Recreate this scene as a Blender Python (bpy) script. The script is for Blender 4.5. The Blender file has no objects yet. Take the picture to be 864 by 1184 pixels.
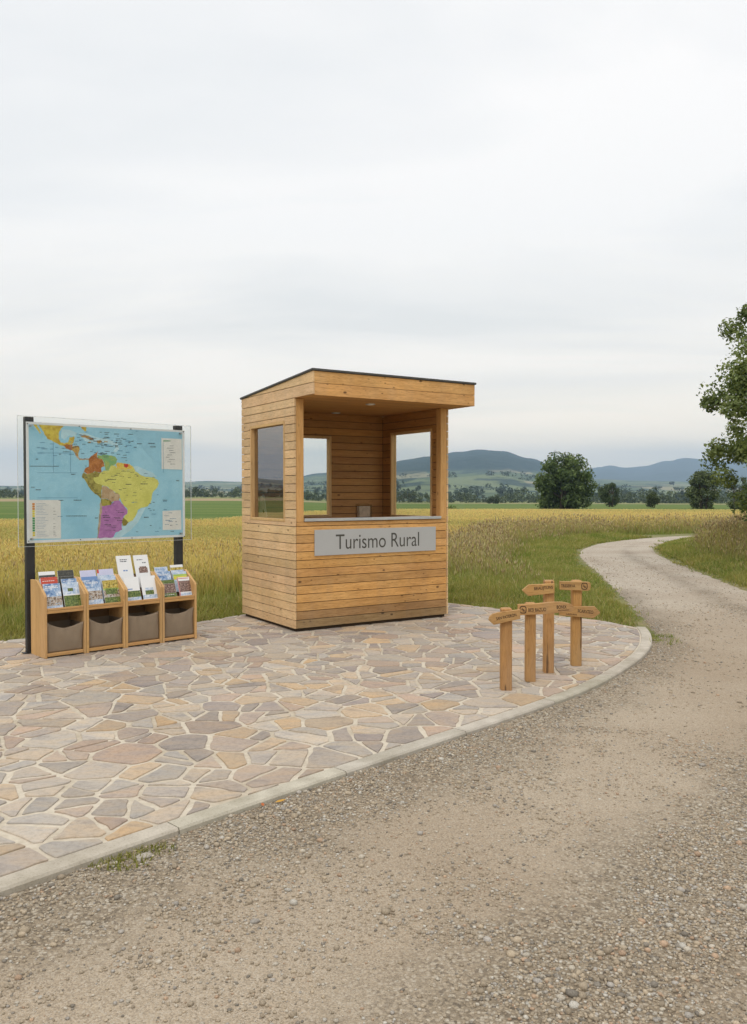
import bpy, bmesh, math, random
import numpy as np
from mathutils import Vector, Matrix, noise as mnoise

random.seed(7)
RNG = np.random.default_rng(11)
scene = bpy.context.scene
COL = scene.collection
R = math.radians

# ------------------------------------------------------------------ helpers
def tag(o, label=None, cat=None, group=None, kind=None):
    if label: o['label'] = label
    if cat: o['category'] = cat
    if group: o['group'] = group
    if kind: o['kind'] = kind
    return o

def empty(name, loc, rz=0.0):
    o = bpy.data.objects.new(name, None)
    o.empty_display_size = 0.2
    COL.objects.link(o)
    o.location = loc
    o.rotation_euler = (0, 0, rz)
    return o

class MB:
    """collects faces and links them as one mesh object"""
    def __init__(s):
        s.v = []; s.f = []; s.m = []; s.t = []
    def add(s, verts, faces, mat=0, tint=(1, 1, 1), mtx=None):
        b = len(s.v)
        if mtx is not None:
            verts = [tuple(mtx @ Vector(p)) for p in verts]
        s.v += [tuple(p) for p in verts]
        s.t += [tuple(tint)] * len(verts)
        for f in faces:
            s.f.append([b + i for i in f]); s.m.append(mat)
    def box(s, x0, x1, y0, y1, z0, z1, mat=0, tint=(1, 1, 1), mtx=None):
        s.add([(x0, y0, z0), (x1, y0, z0), (x1, y1, z0), (x0, y1, z0), (x0, y0, z1), (x1, y0, z1), (x1, y1, z1), (x0, y1, z1)],
              [(0, 3, 2, 1), (4, 5, 6, 7), (0, 1, 5, 4), (1, 2, 6, 5), (2, 3, 7, 6), (3, 0, 4, 7)], mat, tint, mtx)
    def prism(s, poly, axis, a0, a1, mat=0, tint=(1, 1, 1), mtx=None):
        # poly in the two remaining axes (in order), extruded along axis
        def P(p, a):
            return (a, p[0], p[1]) if axis == 'x' else ((p[0], a, p[1]) if axis == 'y' else (p[0], p[1], a))
        n = len(poly)
        area = sum(poly[i][0] * poly[(i + 1) % n][1] - poly[(i + 1) % n][0] * poly[i][1] for i in range(n))
        if (area < 0) != (axis == 'y'): poly = poly[::-1]
        vs = [P(p, a0) for p in poly] + [P(p, a1) for p in poly]
        fs = [tuple(range(n))[::-1], tuple(range(n, 2 * n))] + [(i, (i + 1) % n, n + (i + 1) % n, n + i) for i in range(n)]
        s.add(vs, fs, mat, tint, mtx)
    def tube(s, pts, rads, n=8, mat=0, tint=(1, 1, 1)):
        pts = [Vector(p) for p in pts]
        rings = []
        for i, p in enumerate(pts):
            d = (pts[min(i + 1, len(pts) - 1)] - pts[max(i - 1, 0)]).normalized()
            a = d.orthogonal().normalized() if i == 0 else (a - d * a.dot(d)).normalized()
            b = d.cross(a)
            rings.append([p + (a * math.cos(k * 2 * math.pi / n) + b * math.sin(k * 2 * math.pi / n)) * rads[i] for k in range(n)])
        vs = [q for r in rings for q in r]
        fs = [(i * n + k, i * n + (k + 1) % n, (i + 1) * n + (k + 1) % n, (i + 1) * n + k) for i in range(len(pts) - 1) for k in range(n)]
        fs += [tuple(range(n))[::-1], tuple(range((len(pts) - 1) * n, len(pts) * n))]
        s.add(vs, fs, mat, tint)
    def build(s, name, mats, parent=None, bevel=0, seg=2, smooth=False):
        me = bpy.data.meshes.new(name)
        me.from_pydata(s.v, [], s.f)
        mats = mats if isinstance(mats, (list, tuple)) else [mats]
        for m in mats: me.materials.append(m)
        me.polygons.foreach_set('material_index', s.m)
        at = me.attributes.new('tint', 'FLOAT_COLOR', 'POINT')
        at.data.foreach_set('color', np.c_[np.array(s.t, dtype=np.float32), np.ones(len(s.t), np.float32)].ravel())
        if smooth: me.polygons.foreach_set('use_smooth', [True] * len(me.polygons))
        me.update()
        o = bpy.data.objects.new(name, me)
        COL.objects.link(o)
        if parent: o.parent = parent
        if bevel:
            b = o.modifiers.new('bevel', 'BEVEL'); b.width = bevel; b.segments = seg; b.limit_method = 'ANGLE'; b.angle_limit = R(40)
        return o

def np_mesh(name, verts, tris, mats, tint=None, parent=None, smooth=False, k=3, extra=None):
    me = bpy.data.meshes.new(name)
    verts = np.ascontiguousarray(verts, np.float32); tris = np.ascontiguousarray(tris, np.int32)
    nf = len(tris)
    me.vertices.add(len(verts)); me.vertices.foreach_set('co', verts.ravel())
    me.loops.add(nf * k); me.loops.foreach_set('vertex_index', tris.ravel())
    me.polygons.add(nf); me.polygons.foreach_set('loop_start', np.arange(0, nf * k, k, dtype=np.int32))
    if smooth: me.polygons.foreach_set('use_smooth', np.ones(nf, bool))
    if tint is not None:
        at = me.attributes.new('tint', 'FLOAT_COLOR', 'POINT')
        at.data.foreach_set('color', np.c_[tint, np.ones(len(tint))].astype(np.float32).ravel())
    for nm, arr in (extra or {}).items():
        at = me.attributes.new(nm, 'FLOAT', 'POINT'); at.data.foreach_set('value', np.asarray(arr, np.float32))
    for m in (mats if isinstance(mats, (list, tuple)) else [mats]): me.materials.append(m)
    me.update(calc_edges=True)
    o = bpy.data.objects.new(name, me); COL.objects.link(o)
    if parent: o.parent = parent
    return o

def sm(a, b, x):
    t = np.clip((x - a) / (b - a), 0, 1); return t * t * (3 - 2 * t)

def vnoise(x, y, seed=0, scale=1.0):
    """smooth value noise for numpy arrays, 0..1"""
    x = np.asarray(x, float) / scale + seed * 17.13; y = np.asarray(y, float) / scale - seed * 9.71
    xi = np.floor(x).astype(np.int64); yi = np.floor(y).astype(np.int64); fx = x - xi; fy = y - yi
    fx = fx * fx * (3 - 2 * fx); fy = fy * fy * (3 - 2 * fy)
    def h(i, j):
        n = (i * 374761393 + j * 668265263 + seed * 982451653) & 0x7fffffff
        n = ((n ^ (n >> 13)) * 1274126177) & 0x7fffffff
        return ((n ^ (n >> 16)) & 0xffff) / 65535.0
    return (h(xi, yi) * (1 - fx) + h(xi + 1, yi) * fx) * (1 - fy) + (h(xi, yi + 1) * (1 - fx) + h(xi + 1, yi + 1) * fx) * fy

def inpoly(x, y, poly):
    ins = np.zeros(len(x), bool)
    n = len(poly)
    for i in range(n):
        x0, y0 = poly[i]; x1, y1 = poly[(i + 1) % n]
        if y0 == y1: continue
        c = ((y0 > y) != (y1 > y)) & (x < (x1 - x0) * (y - y0) / (y1 - y0) + x0)
        ins ^= c
    return ins

def dist_poly(x, y, line):
    d = np.full(np.shape(x), 1e18)
    for (x0, y0), (x1, y1) in zip(line[:-1], line[1:]):
        dx, dy = x1 - x0, y1 - y0
        t = np.clip(((x - x0) * dx + (y - y0) * dy) / (dx * dx + dy * dy), 0, 1)
        ex = x - x0 - t * dx; ey = y - y0 - t * dy; d = np.minimum(d, ex * ex + ey * ey)
    return np.sqrt(d)

# ------------------------------------------------------------------ materials
class NT:
    def __init__(s, name):
        s.mat = bpy.data.materials.new(name); s.mat.use_nodes = True
        s.nt = s.mat.node_tree; s.nt.nodes.clear()
        s.out = s.n('ShaderNodeOutputMaterial')
    def n(s, typ, **kw):
        nd = s.nt.nodes.new(typ)
        for k, v in kw.items():
            if k in nd.inputs.keys() if hasattr(nd.inputs, 'keys') else False: nd.inputs[k].default_value = v
            else: setattr(nd, k, v)
        return nd
    def l(s, a, b): s.nt.links.new(a, b)
    def coord(s, kind='Object', scale=(1, 1, 1), off=None):
        tc = s.n('ShaderNodeTexCoord'); mp = s.n('ShaderNodeMapping'); mp.inputs['Scale'].default_value = scale
        s.l(tc.outputs[kind], mp.inputs['Vector'])
        if off is not None: s.l(off, mp.inputs['Location'])
        return mp.outputs[0]
    def noise(s, vec, scale, detail=3, rough=.55, dist=0):
        nd = s.n('ShaderNodeTexNoise'); nd.inputs['Scale'].default_value = scale; nd.inputs['Detail'].default_value = detail
        nd.inputs['Roughness'].default_value = rough; nd.inputs['Distortion'].default_value = dist
        s.l(vec, nd.inputs['Vector']); return nd.outputs['Fac']
    def voro(s, vec, scale, out='Distance', feature='F1', rnd=1.0):
        nd = s.n('ShaderNodeTexVoronoi', feature=feature); nd.inputs['Scale'].default_value = scale; nd.inputs['Randomness'].default_value = rnd
        s.l(vec, nd.inputs['Vector']); return nd.outputs[out]
    def ramp(s, fac, stops, interp='LINEAR'):
        nd = s.n('ShaderNodeValToRGB'); cr = nd.color_ramp; cr.interpolation = interp
        while len(cr.elements) < len(stops): cr.elements.new(0.5)
        for e, (p, c) in zip(cr.elements, stops):
            e.position = p; e.color = (c, c, c, 1) if isinstance(c, (int, float)) else (*c, 1)
        s.l(fac, nd.inputs[0]); return nd.outputs[0]
    def mix(s, a, b, fac, mode='MIX'):
        nd = s.n('ShaderNodeMix', data_type='RGBA', blend_type=mode)
        for v, i in ((a, 6), (b, 7), (fac, 0)):
            if hasattr(v, 'is_output'): s.l(v, nd.inputs[i])
            elif isinstance(v, (int, float)): nd.inputs[i].default_value = v if i == 0 else (v, v, v, 1)
            else: nd.inputs[i].default_value = (*v, 1)
        return nd.outputs[2]
    def math(s, op, a, b=0.0):
        nd = s.n('ShaderNodeMath', operation=op)
        for v, i in ((a, 0), (b, 1)):
            if hasattr(v, 'is_output'): s.l(v, nd.inputs[i])
            else: nd.inputs[i].default_value = v
        return nd.outputs[0]
    def attr(s, name, out='Color'):
        nd = s.n('ShaderNodeAttribute'); nd.attribute_name = name; return nd.outputs[out]
    def bump(s, h, strength=.3, dist=.01, nrm=None):
        nd = s.n('ShaderNodeBump'); nd.inputs['Strength'].default_value = strength; nd.inputs['Distance'].default_value = dist
        s.l(h, nd.inputs['Height'])
        if nrm is not None: s.l(nrm, nd.inputs['Normal'])
        return nd.outputs[0]
    def pbr(s, col, rough=.7, nrm=None, metal=0, spec=.35):
        p = s.n('ShaderNodeBsdfPrincipled')
        if hasattr(col, 'is_output'): s.l(col, p.inputs['Base Color'])
        else: p.inputs['Base Color'].default_value = (*col, 1)
        if hasattr(rough, 'is_output'): s.l(rough, p.inputs['Roughness'])
        else: p.inputs['Roughness'].default_value = rough
        p.inputs['Metallic'].default_value = metal; p.inputs['Specular IOR Level'].default_value = spec
        if nrm is not None: s.l(nrm, p.inputs['Normal'])
        s.l(p.outputs[0], s.out.inputs['Surface']); return p

def wood(name, c1, c2, axis='x', knots=.5, rough=.62, grain=1.0, knotcol=(.16, .075, .025), sc=1.0, weather=0., crack=0.):
    m = NT(name)
    tint = m.attr('tint')
    off = m.mix(tint, (37., 53., 71.), 1.0, 'MULTIPLY')
    st = {'x': (.10, 1, 1), 'y': (1, .10, 1), 'z': (1, 1, .10)}[axis]
    v = m.coord('Object', tuple(q * sc for q in st), off)
    vk = m.coord('Object', tuple({'x': (.55, 1, 1), 'y': (1, .55, 1), 'z': (1, 1, .55)}[axis]), off)
    g1 = m.noise(v, 38, 5, .65, .6)
    g2 = m.noise(v, 150, 3, .6)
    g3 = m.noise(vk, 2.2, 3, .5)
    base = m.mix(c1, c2, m.ramp(g1, [(.30, 0.), (.72, 1.)]))
    base = m.mix(base, (.45, .38, .30), m.ramp(g2, [(.5, 0.), (.85, .5 * grain)]), 'MULTIPLY')
    base = m.mix(base, (1.12, 1.08, 1.02), m.ramp(g3, [(.4, 0.), (.7, 1.)]), 'MULTIPLY')
    k = m.voro(vk, 7.5)
    kn = m.noise(vk, 45, 2)
    kk = m.math('ADD', k, m.math('MULTIPLY', kn, .05))
    base = m.mix(base, knotcol, m.math('MULTIPLY', m.ramp(kk, [(.085, 1.), (.135, 0.)]), knots))
    k2 = m.voro(vk, 19); k2m = m.noise(vk, 3.1, 2); base = m.mix(base, knotcol, m.math('MULTIPLY', m.math('MULTIPLY', m.ramp(k2, [(.09, 1.), (.16, 0.)]), m.ramp(k2m, [(.52, 0.), (.60, 1.)])), knots * .8))
    if weather:
        vw = m.coord('Object', (5, 5, .8)); w1 = m.noise(vw, 1.6, 5, .6); w2 = m.noise(m.coord('Object'), 1.1, 4, .6)
        base = m.mix(base, (.30, .255, .20), m.math('MULTIPLY', m.ramp(w1, [(.46, 0.), (.72, 1.)]), weather))
        base = m.mix(base, (.86, .82, .77), m.ramp(w2, [(.42, 0.), (.64, 1.)]), 'MULTIPLY')
    if crack:
        g4 = m.noise(v, 26, 2, .4); base = m.mix(base, (.10, .055, .025), m.math('MULTIPLY', m.ramp(g4, [(.655, 0.), (.685, 1.)]), crack))
    base = m.mix(base, tint, 1.0, 'MULTIPLY')
    h = m.math('ADD', g1, m.math('MULTIPLY', g2, .5))
    m.pbr(base, rough, m.bump(h, .25, .002), spec=.3)
    return m.mat

def plain(name, col, rough=.6, metal=0, var=.12, scale=30, bump=.08, spec=.35, spread=(.35, .7)):
    m = NT(name)
    v = m.coord('Object')
    n1 = m.noise(v, scale, 4); n2 = m.noise(v, scale * .13, 3)
    c = m.mix(col, tuple(q * (1 - var) for q in col), m.ramp(n1, [(spread[0], 0.), (spread[1], 1.)]))
    c = m.mix(c, tuple(min(1, q * (1 + var)) for q in col), m.math('MULTIPLY', m.ramp(n2, [(.4, 0.), (.65, 1.)]), .6))
    m.pbr(c, rough, m.bump(n1, bump, .002), metal, spec)
    return m.mat

def leafy(name, mul=1.0, trans=.35, rough=.6):
    m = NT(name)
    t = m.attr('tint')
    d = m.n('ShaderNodeBsdfDiffuse'); tr = m.n('ShaderNodeBsdfTranslucent'); gl = m.n('ShaderNodeBsdfGlossy'); gl.inputs['Roughness'].default_value = rough
    m.l(t, d.inputs[0]); m.l(m.mix(t, (1.25, 1.3, .6), 1.0, 'MULTIPLY'), tr.inputs[0]); gl.inputs[0].default_value = (.6, .65, .6, 1)
    a = m.n('ShaderNodeMixShader'); a.inputs[0].default_value = trans
    m.l(d.outputs[0], a.inputs[1]); m.l(tr.outputs[0], a.inputs[2])
    b = m.n('ShaderNodeMixShader'); b.inputs[0].default_value = .03
    m.l(a.outputs[0], b.inputs[1]); m.l(gl.outputs[0], b.inputs[2])
    m.l(b.outputs[0], m.out.inputs['Surface'])
    return m.mat

def glass(name, tint=(.93, .95, .94), ior=1.5, rough=.0):
    m = NT(name)
    fr = m.n('ShaderNodeFresnel'); fr.inputs[0].default_value = ior
    t = m.n('ShaderNodeBsdfTransparent'); t.inputs[0].default_value = (*tint, 1)
    g = m.n('ShaderNodeBsdfGlossy'); g.inputs['Roughness'].default_value = rough
    ge = m.n('ShaderNodeNewGeometry'); fc = m.math('MULTIPLY', fr.outputs[0], m.math('SUBTRACT', 1.0, ge.outputs['Backfacing']))
    mx = m.n('ShaderNodeMixShader'); m.l(fc, mx.inputs[0]); m.l(t.outputs[0], mx.inputs[1]); m.l(g.outputs[0], mx.inputs[2])
    m.l(mx.outputs[0], m.out.inputs['Surface'])
    return m.mat

# ------------------------------------------------------------------ world, sun, camera, render
W = bpy.data.worlds.new('World'); scene.world = W; W.use_nodes = True
nt = W.node_tree; nt.nodes.clear()
SUN_EL, SUN_AZ = R(50), R(200)      # azimuth clockwise from +Y (north)
def wn(t): return nt.nodes.new(t)
out = wn('ShaderNodeOutputWorld'); sky = wn('ShaderNodeTexSky'); sky.sky_type = 'NISHITA'; sky.sun_disc = False
sky.sun_elevation = SUN_EL; sky.sun_rotation = SUN_AZ
b1 = wn('ShaderNodeBackground'); b1.inputs[1].default_value = .10; nt.links.new(sky.outputs[0], b1.inputs[0])
tc = wn('ShaderNodeTexCoord'); sp = wn('ShaderNodeSeparateXYZ'); nt.links.new(tc.outputs['Generated'], sp.inputs[0])
def wm(op, a, b=0.):
    n = wn('ShaderNodeMath'); n.operation = op
    for v, i in ((a, 0), (b, 1)):
        if hasattr(v, 'is_output'): nt.links.new(v, n.inputs[i])
        else: n.inputs[i].default_value = v
    return n.outputs[0]
rp = wn('ShaderNodeValToRGB'); nt.links.new(sp.outputs[2], rp.inputs[0])
stops = [(0.0, (2.12, 1.74, 1.22)), (.06, (2.0, 1.67, 1.20)), (.13, (1.40, 1.28, 1.11)), (.20, (1.17, 1.12, 1.04)), (.30, (1.12, 1.10, 1.065)), (.42, (1.125, 1.105, 1.08)), (.60, (1.13, 1.11, 1.09)), (1.0, (1.13, 1.12, 1.11))]
while len(rp.color_ramp.elements) < len(stops): rp.color_ramp.elements.new(.5)
for e, (p, c) in zip(rp.color_ramp.elements, stops): e.position = p; e.color = (*c, 1)
# streaked cloud layer: direction projected on a flat cloud deck
zz = wm('ADD', wm('MAXIMUM', sp.outputs[2], 0.), .16)
cx = wn('ShaderNodeCombineXYZ'); nt.links.new(wm('DIVIDE', sp.outputs[0], zz), cx.inputs[0]); nt.links.new(wm('DIVIDE', sp.outputs[1], zz), cx.inputs[1])
mp = wn('ShaderNodeMapping'); mp.inputs['Scale'].default_value = (.55, 1.15, 1); mp.inputs['Location'].default_value = (3.1, 1.7, 0); mp.inputs['Rotation'].default_value = (0, 0, R(8))
nt.links.new(cx.outputs[0], mp.inputs[0])
nz = wn('ShaderNodeTexNoise'); nz.inputs['Scale'].default_value = 1.15; nz.inputs['Detail'].default_value = 5; nz.inputs['Roughness'].default_value = .5; nz.inputs['Distortion'].default_value = .5
nt.links.new(mp.outputs[0], nz.inputs['Vector'])
cr = wn('ShaderNodeValToRGB'); nt.links.new(nz.outputs['Fac'], cr.inputs[0])
cr.color_ramp.elements[0].position = .38; cr.color_ramp.elements[0].color = (.90, .92, .935, 1)
cr.color_ramp.elements[1].position = .60; cr.color_ramp.elements[1].color = (1.05, 1.045, 1.04, 1)
mu = wn('ShaderNodeMix'); mu.data_type = 'RGBA'; mu.blend_type = 'MULTIPLY'; mu.inputs[0].default_value = 1
nt.links.new(rp.outputs[0], mu.inputs[6]); nt.links.new(cr.outputs[0], mu.inputs[7])
# an overcast dome is brightest overhead (above the picture)
zen = wm('ADD', 1.0, wm('MULTIPLY', wm('POWER', wm('MAXIMUM', wm('SUBTRACT', sp.outputs[2], .6), 0.), 1.0), 1.9))
b2 = wn('ShaderNodeBackground'); nt.links.new(mu.outputs[2], b2.inputs[0]); nt.links.new(zen, b2.inputs[1])
mxs = wn('ShaderNodeMixShader'); mxs.inputs[0].default_value = .93
nt.links.new(b1.outputs[0], mxs.inputs[1]); nt.links.new(b2.outputs[0], mxs.inputs[2]); nt.links.new(mxs.outputs[0], out.inputs[0])

sl = bpy.data.lights.new('sun', 'SUN'); sl.energy = 1.1; sl.angle = R(18); sl.color = (1, .965, .91)
so = bpy.data.objects.new('sun', sl); COL.objects.link(so); so.location = (-8, -10, 20)
sd = Vector((math.sin(SUN_AZ) * math.cos(SUN_EL), math.cos(SUN_AZ) * math.cos(SUN_EL), math.sin(SUN_EL)))
so.rotation_euler = (-sd).to_track_quat('-Z', 'Y').to_euler()

cam = bpy.data.cameras.new('camera'); co = bpy.data.objects.new('camera', cam); COL.objects.link(co); scene.camera = co
co.location = (0, 0, 1.45); co.rotation_euler = (R(90) - math.atan(23 / 950), 0, 0)
cam.sensor_fit = 'AUTO'; cam.sensor_width = 36; cam.lens = 950 / 1184 * 36; cam.clip_start = .05; cam.clip_end = 30000
scene.view_settings.view_transform = 'Standard'; scene.view_settings.look = 'None'; scene.view_settings.gamma = 1
scene.view_settings.use_curve_mapping = False; scene.view_settings.exposure = 0.0
cy = scene.cycles
cy.use_denoising = True; cy.max_bounces = 8; cy.diffuse_bounces = 4; cy.glossy_bounces = 3; cy.transparent_max_bounces = 16; cy.transmission_bounces = 4; cy.volume_bounces = 0
cy.use_adaptive_sampling = True; cy.adaptive_threshold = .01; cy.sample_clamp_indirect = 8

# ------------------------------------------------------------------ layout curves
KERB_OUT = [(-3.6, .62), (-1.362, 2.961), (-.812, 3.536), (0, 4.37), (.75, 5.127), (1.179, 5.568), (1.597, 6.037), (1.925, 6.497), (2.269, 7.033), (2.542, 7.538), (2.74, 8.025), (2.883, 8.526), (2.929, 8.80)]
BACK = [(2.90, 8.86), (2.61, 9.215), (.97, 10.75), (.72, 10.95), (.1, 10.86), (-1.5, 9.75), (-2.0, 9.1), (-3.64, 7.98), (-9.0, 4.43)]
PATIO = KERB_OUT + BACK + [(-9.0, .62)]
ROADL = [(2.90, 8.3), (3.02, 8.99), (3.45, 11.28), (4.16, 15.3), (4.56, 18.01), (4.95, 20.05), (5.65, 22.24), (6.56, 24.13), (8.28, 26.37), (9.94, 27.92), (14, 30.3), (22, 33)]
ROADR = [(22, 30.6), (14, 28.6), (9.85, 26.6), (8.47, 24.13), (7.62, 22.24), (7.03, 20.33), (6.68, 18.48), (6.35, 16.35), (6.09, 14.51), (5.79, 12.69), (5.55, 10.6), (5.5, 9), (5.8, 6), (6.5, 2), (7, -5)]
def smooth_line(pts, it=2):
    for _ in range(it):
        q = [pts[0]]
        for a, b in zip(pts[:-1], pts[1:]):
            q += [(a[0] * .75 + b[0] * .25, a[1] * .75 + b[1] * .25), (a[0] * .25 + b[0] * .75, a[1] * .25 + b[1] * .75)]
        pts = q + [pts[-1]]
    return pts
ROADR = smooth_line(ROADR); ROADL = smooth_line(ROADL)
ROAD = ROADL + ROADR + [(-9, -5), (-9, .5), (-3.6, .6), (0, 5.2)]

def hscale(ang_t):      # ground falls away gently, more on the right
    return .003 + .007 * sm(-.20, 0.02, ang_t)
def terr(x, y):
    x = np.asarray(x, float); y = np.asarray(y, float)
    r = np.hypot(x, y); t = np.where(y > 1, x / np.maximum(y, 1), np.sign(x) * 2.)
    z = -.075 - hscale(t) * np.clip(r - 30, 0, 570)
    bank = (x > 3.5) & (y > 0) & (y < 40) & ~inpoly(x.ravel(), y.ravel(), ROAD).reshape(x.shape)
    db = dist_poly(x, y, ROADR)
    right = bank & (dist_poly(x, y, ROADL) > db)
    z = z + np.where(right, .34 * sm(.3, 3.2, db) * sm(40, 26, y), 0)
    return z

# ------------------------------------------------------------------ ground
def ground_mat():
    m = NT('ground_soil_grass')
    v = m.coord('Object')
    n1 = m.noise(v, 1.3, 5); n2 = m.noise(v, 14, 4); n3 = m.noise(v, .02, 3)
    c = m.mix((.15, .165, .05), (.26, .215, .11), m.ramp(n1, [(.4, 0.), (.62, 1.)]))
    c = m.mix(c, (.13, .11, .065), m.ramp(n2, [(.45, 0.), (.75, .7)]))
    c = m.mix(c, (.16, .19, .075), m.math('MULTIPLY', m.ramp(n3, [(.4, 0.), (.6, 1.)]), .5))
    m.pbr(c, .9, m.bump(n2, .6, .03), spec=.1); return m.mat
def polar_sheet(name, radii, angs, zfun, mat, mask=None, kind='structure'):
    A, Rr = np.meshgrid(angs, radii); X = Rr * np.sin(A); Y = Rr * np.cos(A); Z = zfun(X, Y)
    V = np.c_[X.ravel(), Y.ravel(), Z.ravel()]; nA = len(angs); nR = len(radii)
    i = np.arange(nR - 1)[:, None] * nA + np.arange(nA - 1)[None, :]
    F = np.stack([i, i + 1, i + nA + 1, i + nA], -1).reshape(-1, 4)[:, ::-1]
    if mask is not None:
        c = V[F].mean(1); F = F[mask(c[:, 0], c[:, 1])]
        used, inv = np.unique(F, return_inverse=True); V = V[used]; F = inv.reshape(F.shape)
    o = np_mesh(name, V, F, mat, k=4, smooth=True); tag(o, kind=kind); return o
rad = [.6]
while rad[-1] < 8200: rad.append(rad[-1] * 1.05)
ground = polar_sheet('ground', np.array(rad), np.radians(np.linspace(-180, 180, 481)), terr, ground_mat())
# centre patch so the ground has no hole under the camera
cp = MB(); cp.add([(.62 * math.sin(k * math.pi / 12), .62 * math.cos(k * math.pi / 12), -.078) for k in range(24)], [tuple(range(24))[::-1]])
tag(cp.build('ground_patch', ground.data.materials[0]), kind='structure')

# ------------------------------------------------------------------ gravel road
def road_mat():
    m = NT('gravel')
    v = m.coord('Object')
    s = m.attr('sand', 'Fac'); nw = m.noise(v, 1.7, 4); nf = m.noise(v, 9, 4)
    s2 = m.math('ADD', s, m.math('ADD', m.math('MULTIPLY', m.math('SUBTRACT', nw, .5), .9), m.math('MULTIPLY', m.math('SUBTRACT', nf, .5), .5)))
    sand = m.ramp(s2, [(.22, 0.), (.75, 1.)])
    vc = m.n('ShaderNodeTexVoronoi'); vc.inputs['Scale'].default_value = 85; m.l(v, vc.inputs['Vector'])
    vb = m.n('ShaderNodeTexVoronoi'); vb.inputs['Scale'].default_value = 190; m.l(v, vb.inputs['Vector'])
    bw = m.n('ShaderNodeRGBToBW'); m.l(vc.outputs['Color'], bw.inputs[0])
    bw2 = m.n('ShaderNodeRGBToBW'); m.l(vb.outputs['Color'], bw2.inputs[0])
    grav = m.ramp(bw.outputs[0], [(.12, (.17, .14, .105)), (.35, (.30, .245, .175)), (.6, (.39, .32, .23)), (.85, (.52, .465, .375))])
    grav = m.mix(grav, (.17, .135, .095), m.math('MULTIPLY', m.ramp(vc.outputs['Distance'], [(.35, 0.), (.75, 1.)]), .5))
    sd = m.mix((.435, .352, .255), (.36, .288, .205), m.noise(v, 60, 5))
    sd = m.mix(sd, (.21, .175, .135), m.math('MULTIPLY', m.ramp(bw2.outputs[0], [(.3, 1.), (.42, 0.)]), .45))
    sd = m.mix(sd, (.50, .45, .37), m.math('MULTIPLY', m.ramp(bw2.outputs[0], [(.62, 0.), (.72, 1.)]), .4))
    c = m.mix(grav, sd, sand)
    far = m.attr('far', 'Fac')
    fs = m.ramp(m.noise(v, 30, 6, .9), [(.45, 0.), (.55, 1.)])
    fc = m.mix(m.mix((.42, .365, .295), (.25, .21, .165), fs), m.mix((.55, .49, .41), (.36, .31, .25), fs), sand)
    c = m.mix(c, m.mix(c, fc, .8), far)
    big = m.noise(v, .45, 3)
    c = m.mix(c, (.88, .85, .82), m.ramp(big, [(.42, 0.), (.62, 1.)]), 'MULTIPLY')
    h1 = m.math('MULTIPLY', m.ramp(vc.outputs['Distance'], [(0., 1.), (.7, 0.)]), m.math('SUBTRACT', 1.0, m.math('MULTIPLY', sand, .75)))
    h2 = m.math('ADD', h1, m.math('MULTIPLY', m.ramp(vb.outputs['Distance'], [(0., 1.), (.7, 0.)]), .35))
    b = m.bump(h2, .9, .008); b = m.bump(nf, .5, .03, b)
    m.pbr(c, .92, b, spec=.15); return m.mat
TRACK_A = [(22, 31.3), (14, 29.3), (9.6, 27.2), (7.3, 24.2), (6.2, 21.9), (5.5, 19.6), (5.1, 17), (4.7, 14.3), (4.25, 11.5), (3.95, 9.4), (3.3, 7.4), (2.2, 5.6), (1.2, 4.3), (.2, 3.3), (-.6, 2.4), (-2.2, 1.1)]
TRACK_B = [(22, 32.4), (14, 29.9), (9.0, 27.0), (7.0, 24.6), (5.7, 22.0), (5.2, 19.8), (4.7, 17), (5.8, 14.3)][:0] or [(10.2, 26.7), (8.0, 24), (7.0, 21.6), (6.5, 19.3), (6.1, 17), (5.75, 14.3), (5.3, 11.5), (5.05, 9.2), (4.5, 6.6), (3.6, 4.6), (2.4, 2.9), (1.2, 1.8)]
TRACK_C = [(8.3, 26.1), (6.3, 23.4), (5.3, 21.2), (4.7, 18.4), (4.35, 16), (3.9, 13)]
def sand_at(x, y):
    a = np.exp(-(dist_poly(x, y, TRACK_A) / .55) ** 2); b = np.exp(-(dist_poly(x, y, TRACK_B) / .5) ** 2); c = np.exp(-(dist_poly(x, y, TRACK_C) / .4) ** 2)
    return np.clip(np.maximum(np.maximum(a, b * .8), c * .8), 0, 1)
g = .09
xs = np.arange(-9, 22.01, g); ys = np.arange(-5, 33.5, g)
GX, GY = np.meshgrid(xs, ys); nx = len(xs)
i = np.arange(len(ys) - 1)[:, None] * nx + np.arange(nx - 1)[None, :]
F = np.stack([i, i + 1, i + nx + 1, i + nx], -1).reshape(-1, 4)
V = np.c_[GX.ravel(), GY.ravel(), np.full(GX.size, 0.)]
c = V[F].mean(1)
F = F[inpoly(c[:, 0], c[:, 1], ROAD)]
def snap(V, line):
    best = np.full(len(V), 1e9); P = V[:, :2].copy()
    for (x0, y0), (x1, y1) in zip(line[:-1], line[1:]):
        dx, dy = x1 - x0, y1 - y0; t = np.clip(((V[:, 0] - x0) * dx + (V[:, 1] - y0) * dy) / (dx * dx + dy * dy), 0, 1); qx, qy = x0 + t * dx, y0 + t * dy
        d = np.hypot(V[:, 0] - qx, V[:, 1] - qy); k = d < best; best[k] = d[k]; P[k, 0] = qx[k]; P[k, 1] = qy[k]
    k = best < .075; V[k, :2] = P[k]
used, inv = np.unique(F, return_inverse=True); V = V[used]; F = inv.reshape(F.shape)
snap(V, ROADL); snap(V, ROADR)
sv = sand_at(V[:, 0], V[:, 1])
V[:, 2] = -.05 + .018 * (vnoise(V[:, 0], V[:, 1], 3, .8) - .5) * (1 - sv * .6) - .008 * sv
edge = dist_poly(V[:, 0], V[:, 1], KERB_OUT)
V[:, 2] = np.minimum(V[:, 2] + .022 * np.exp(-(edge / .3) ** 2), -.012)
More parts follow.
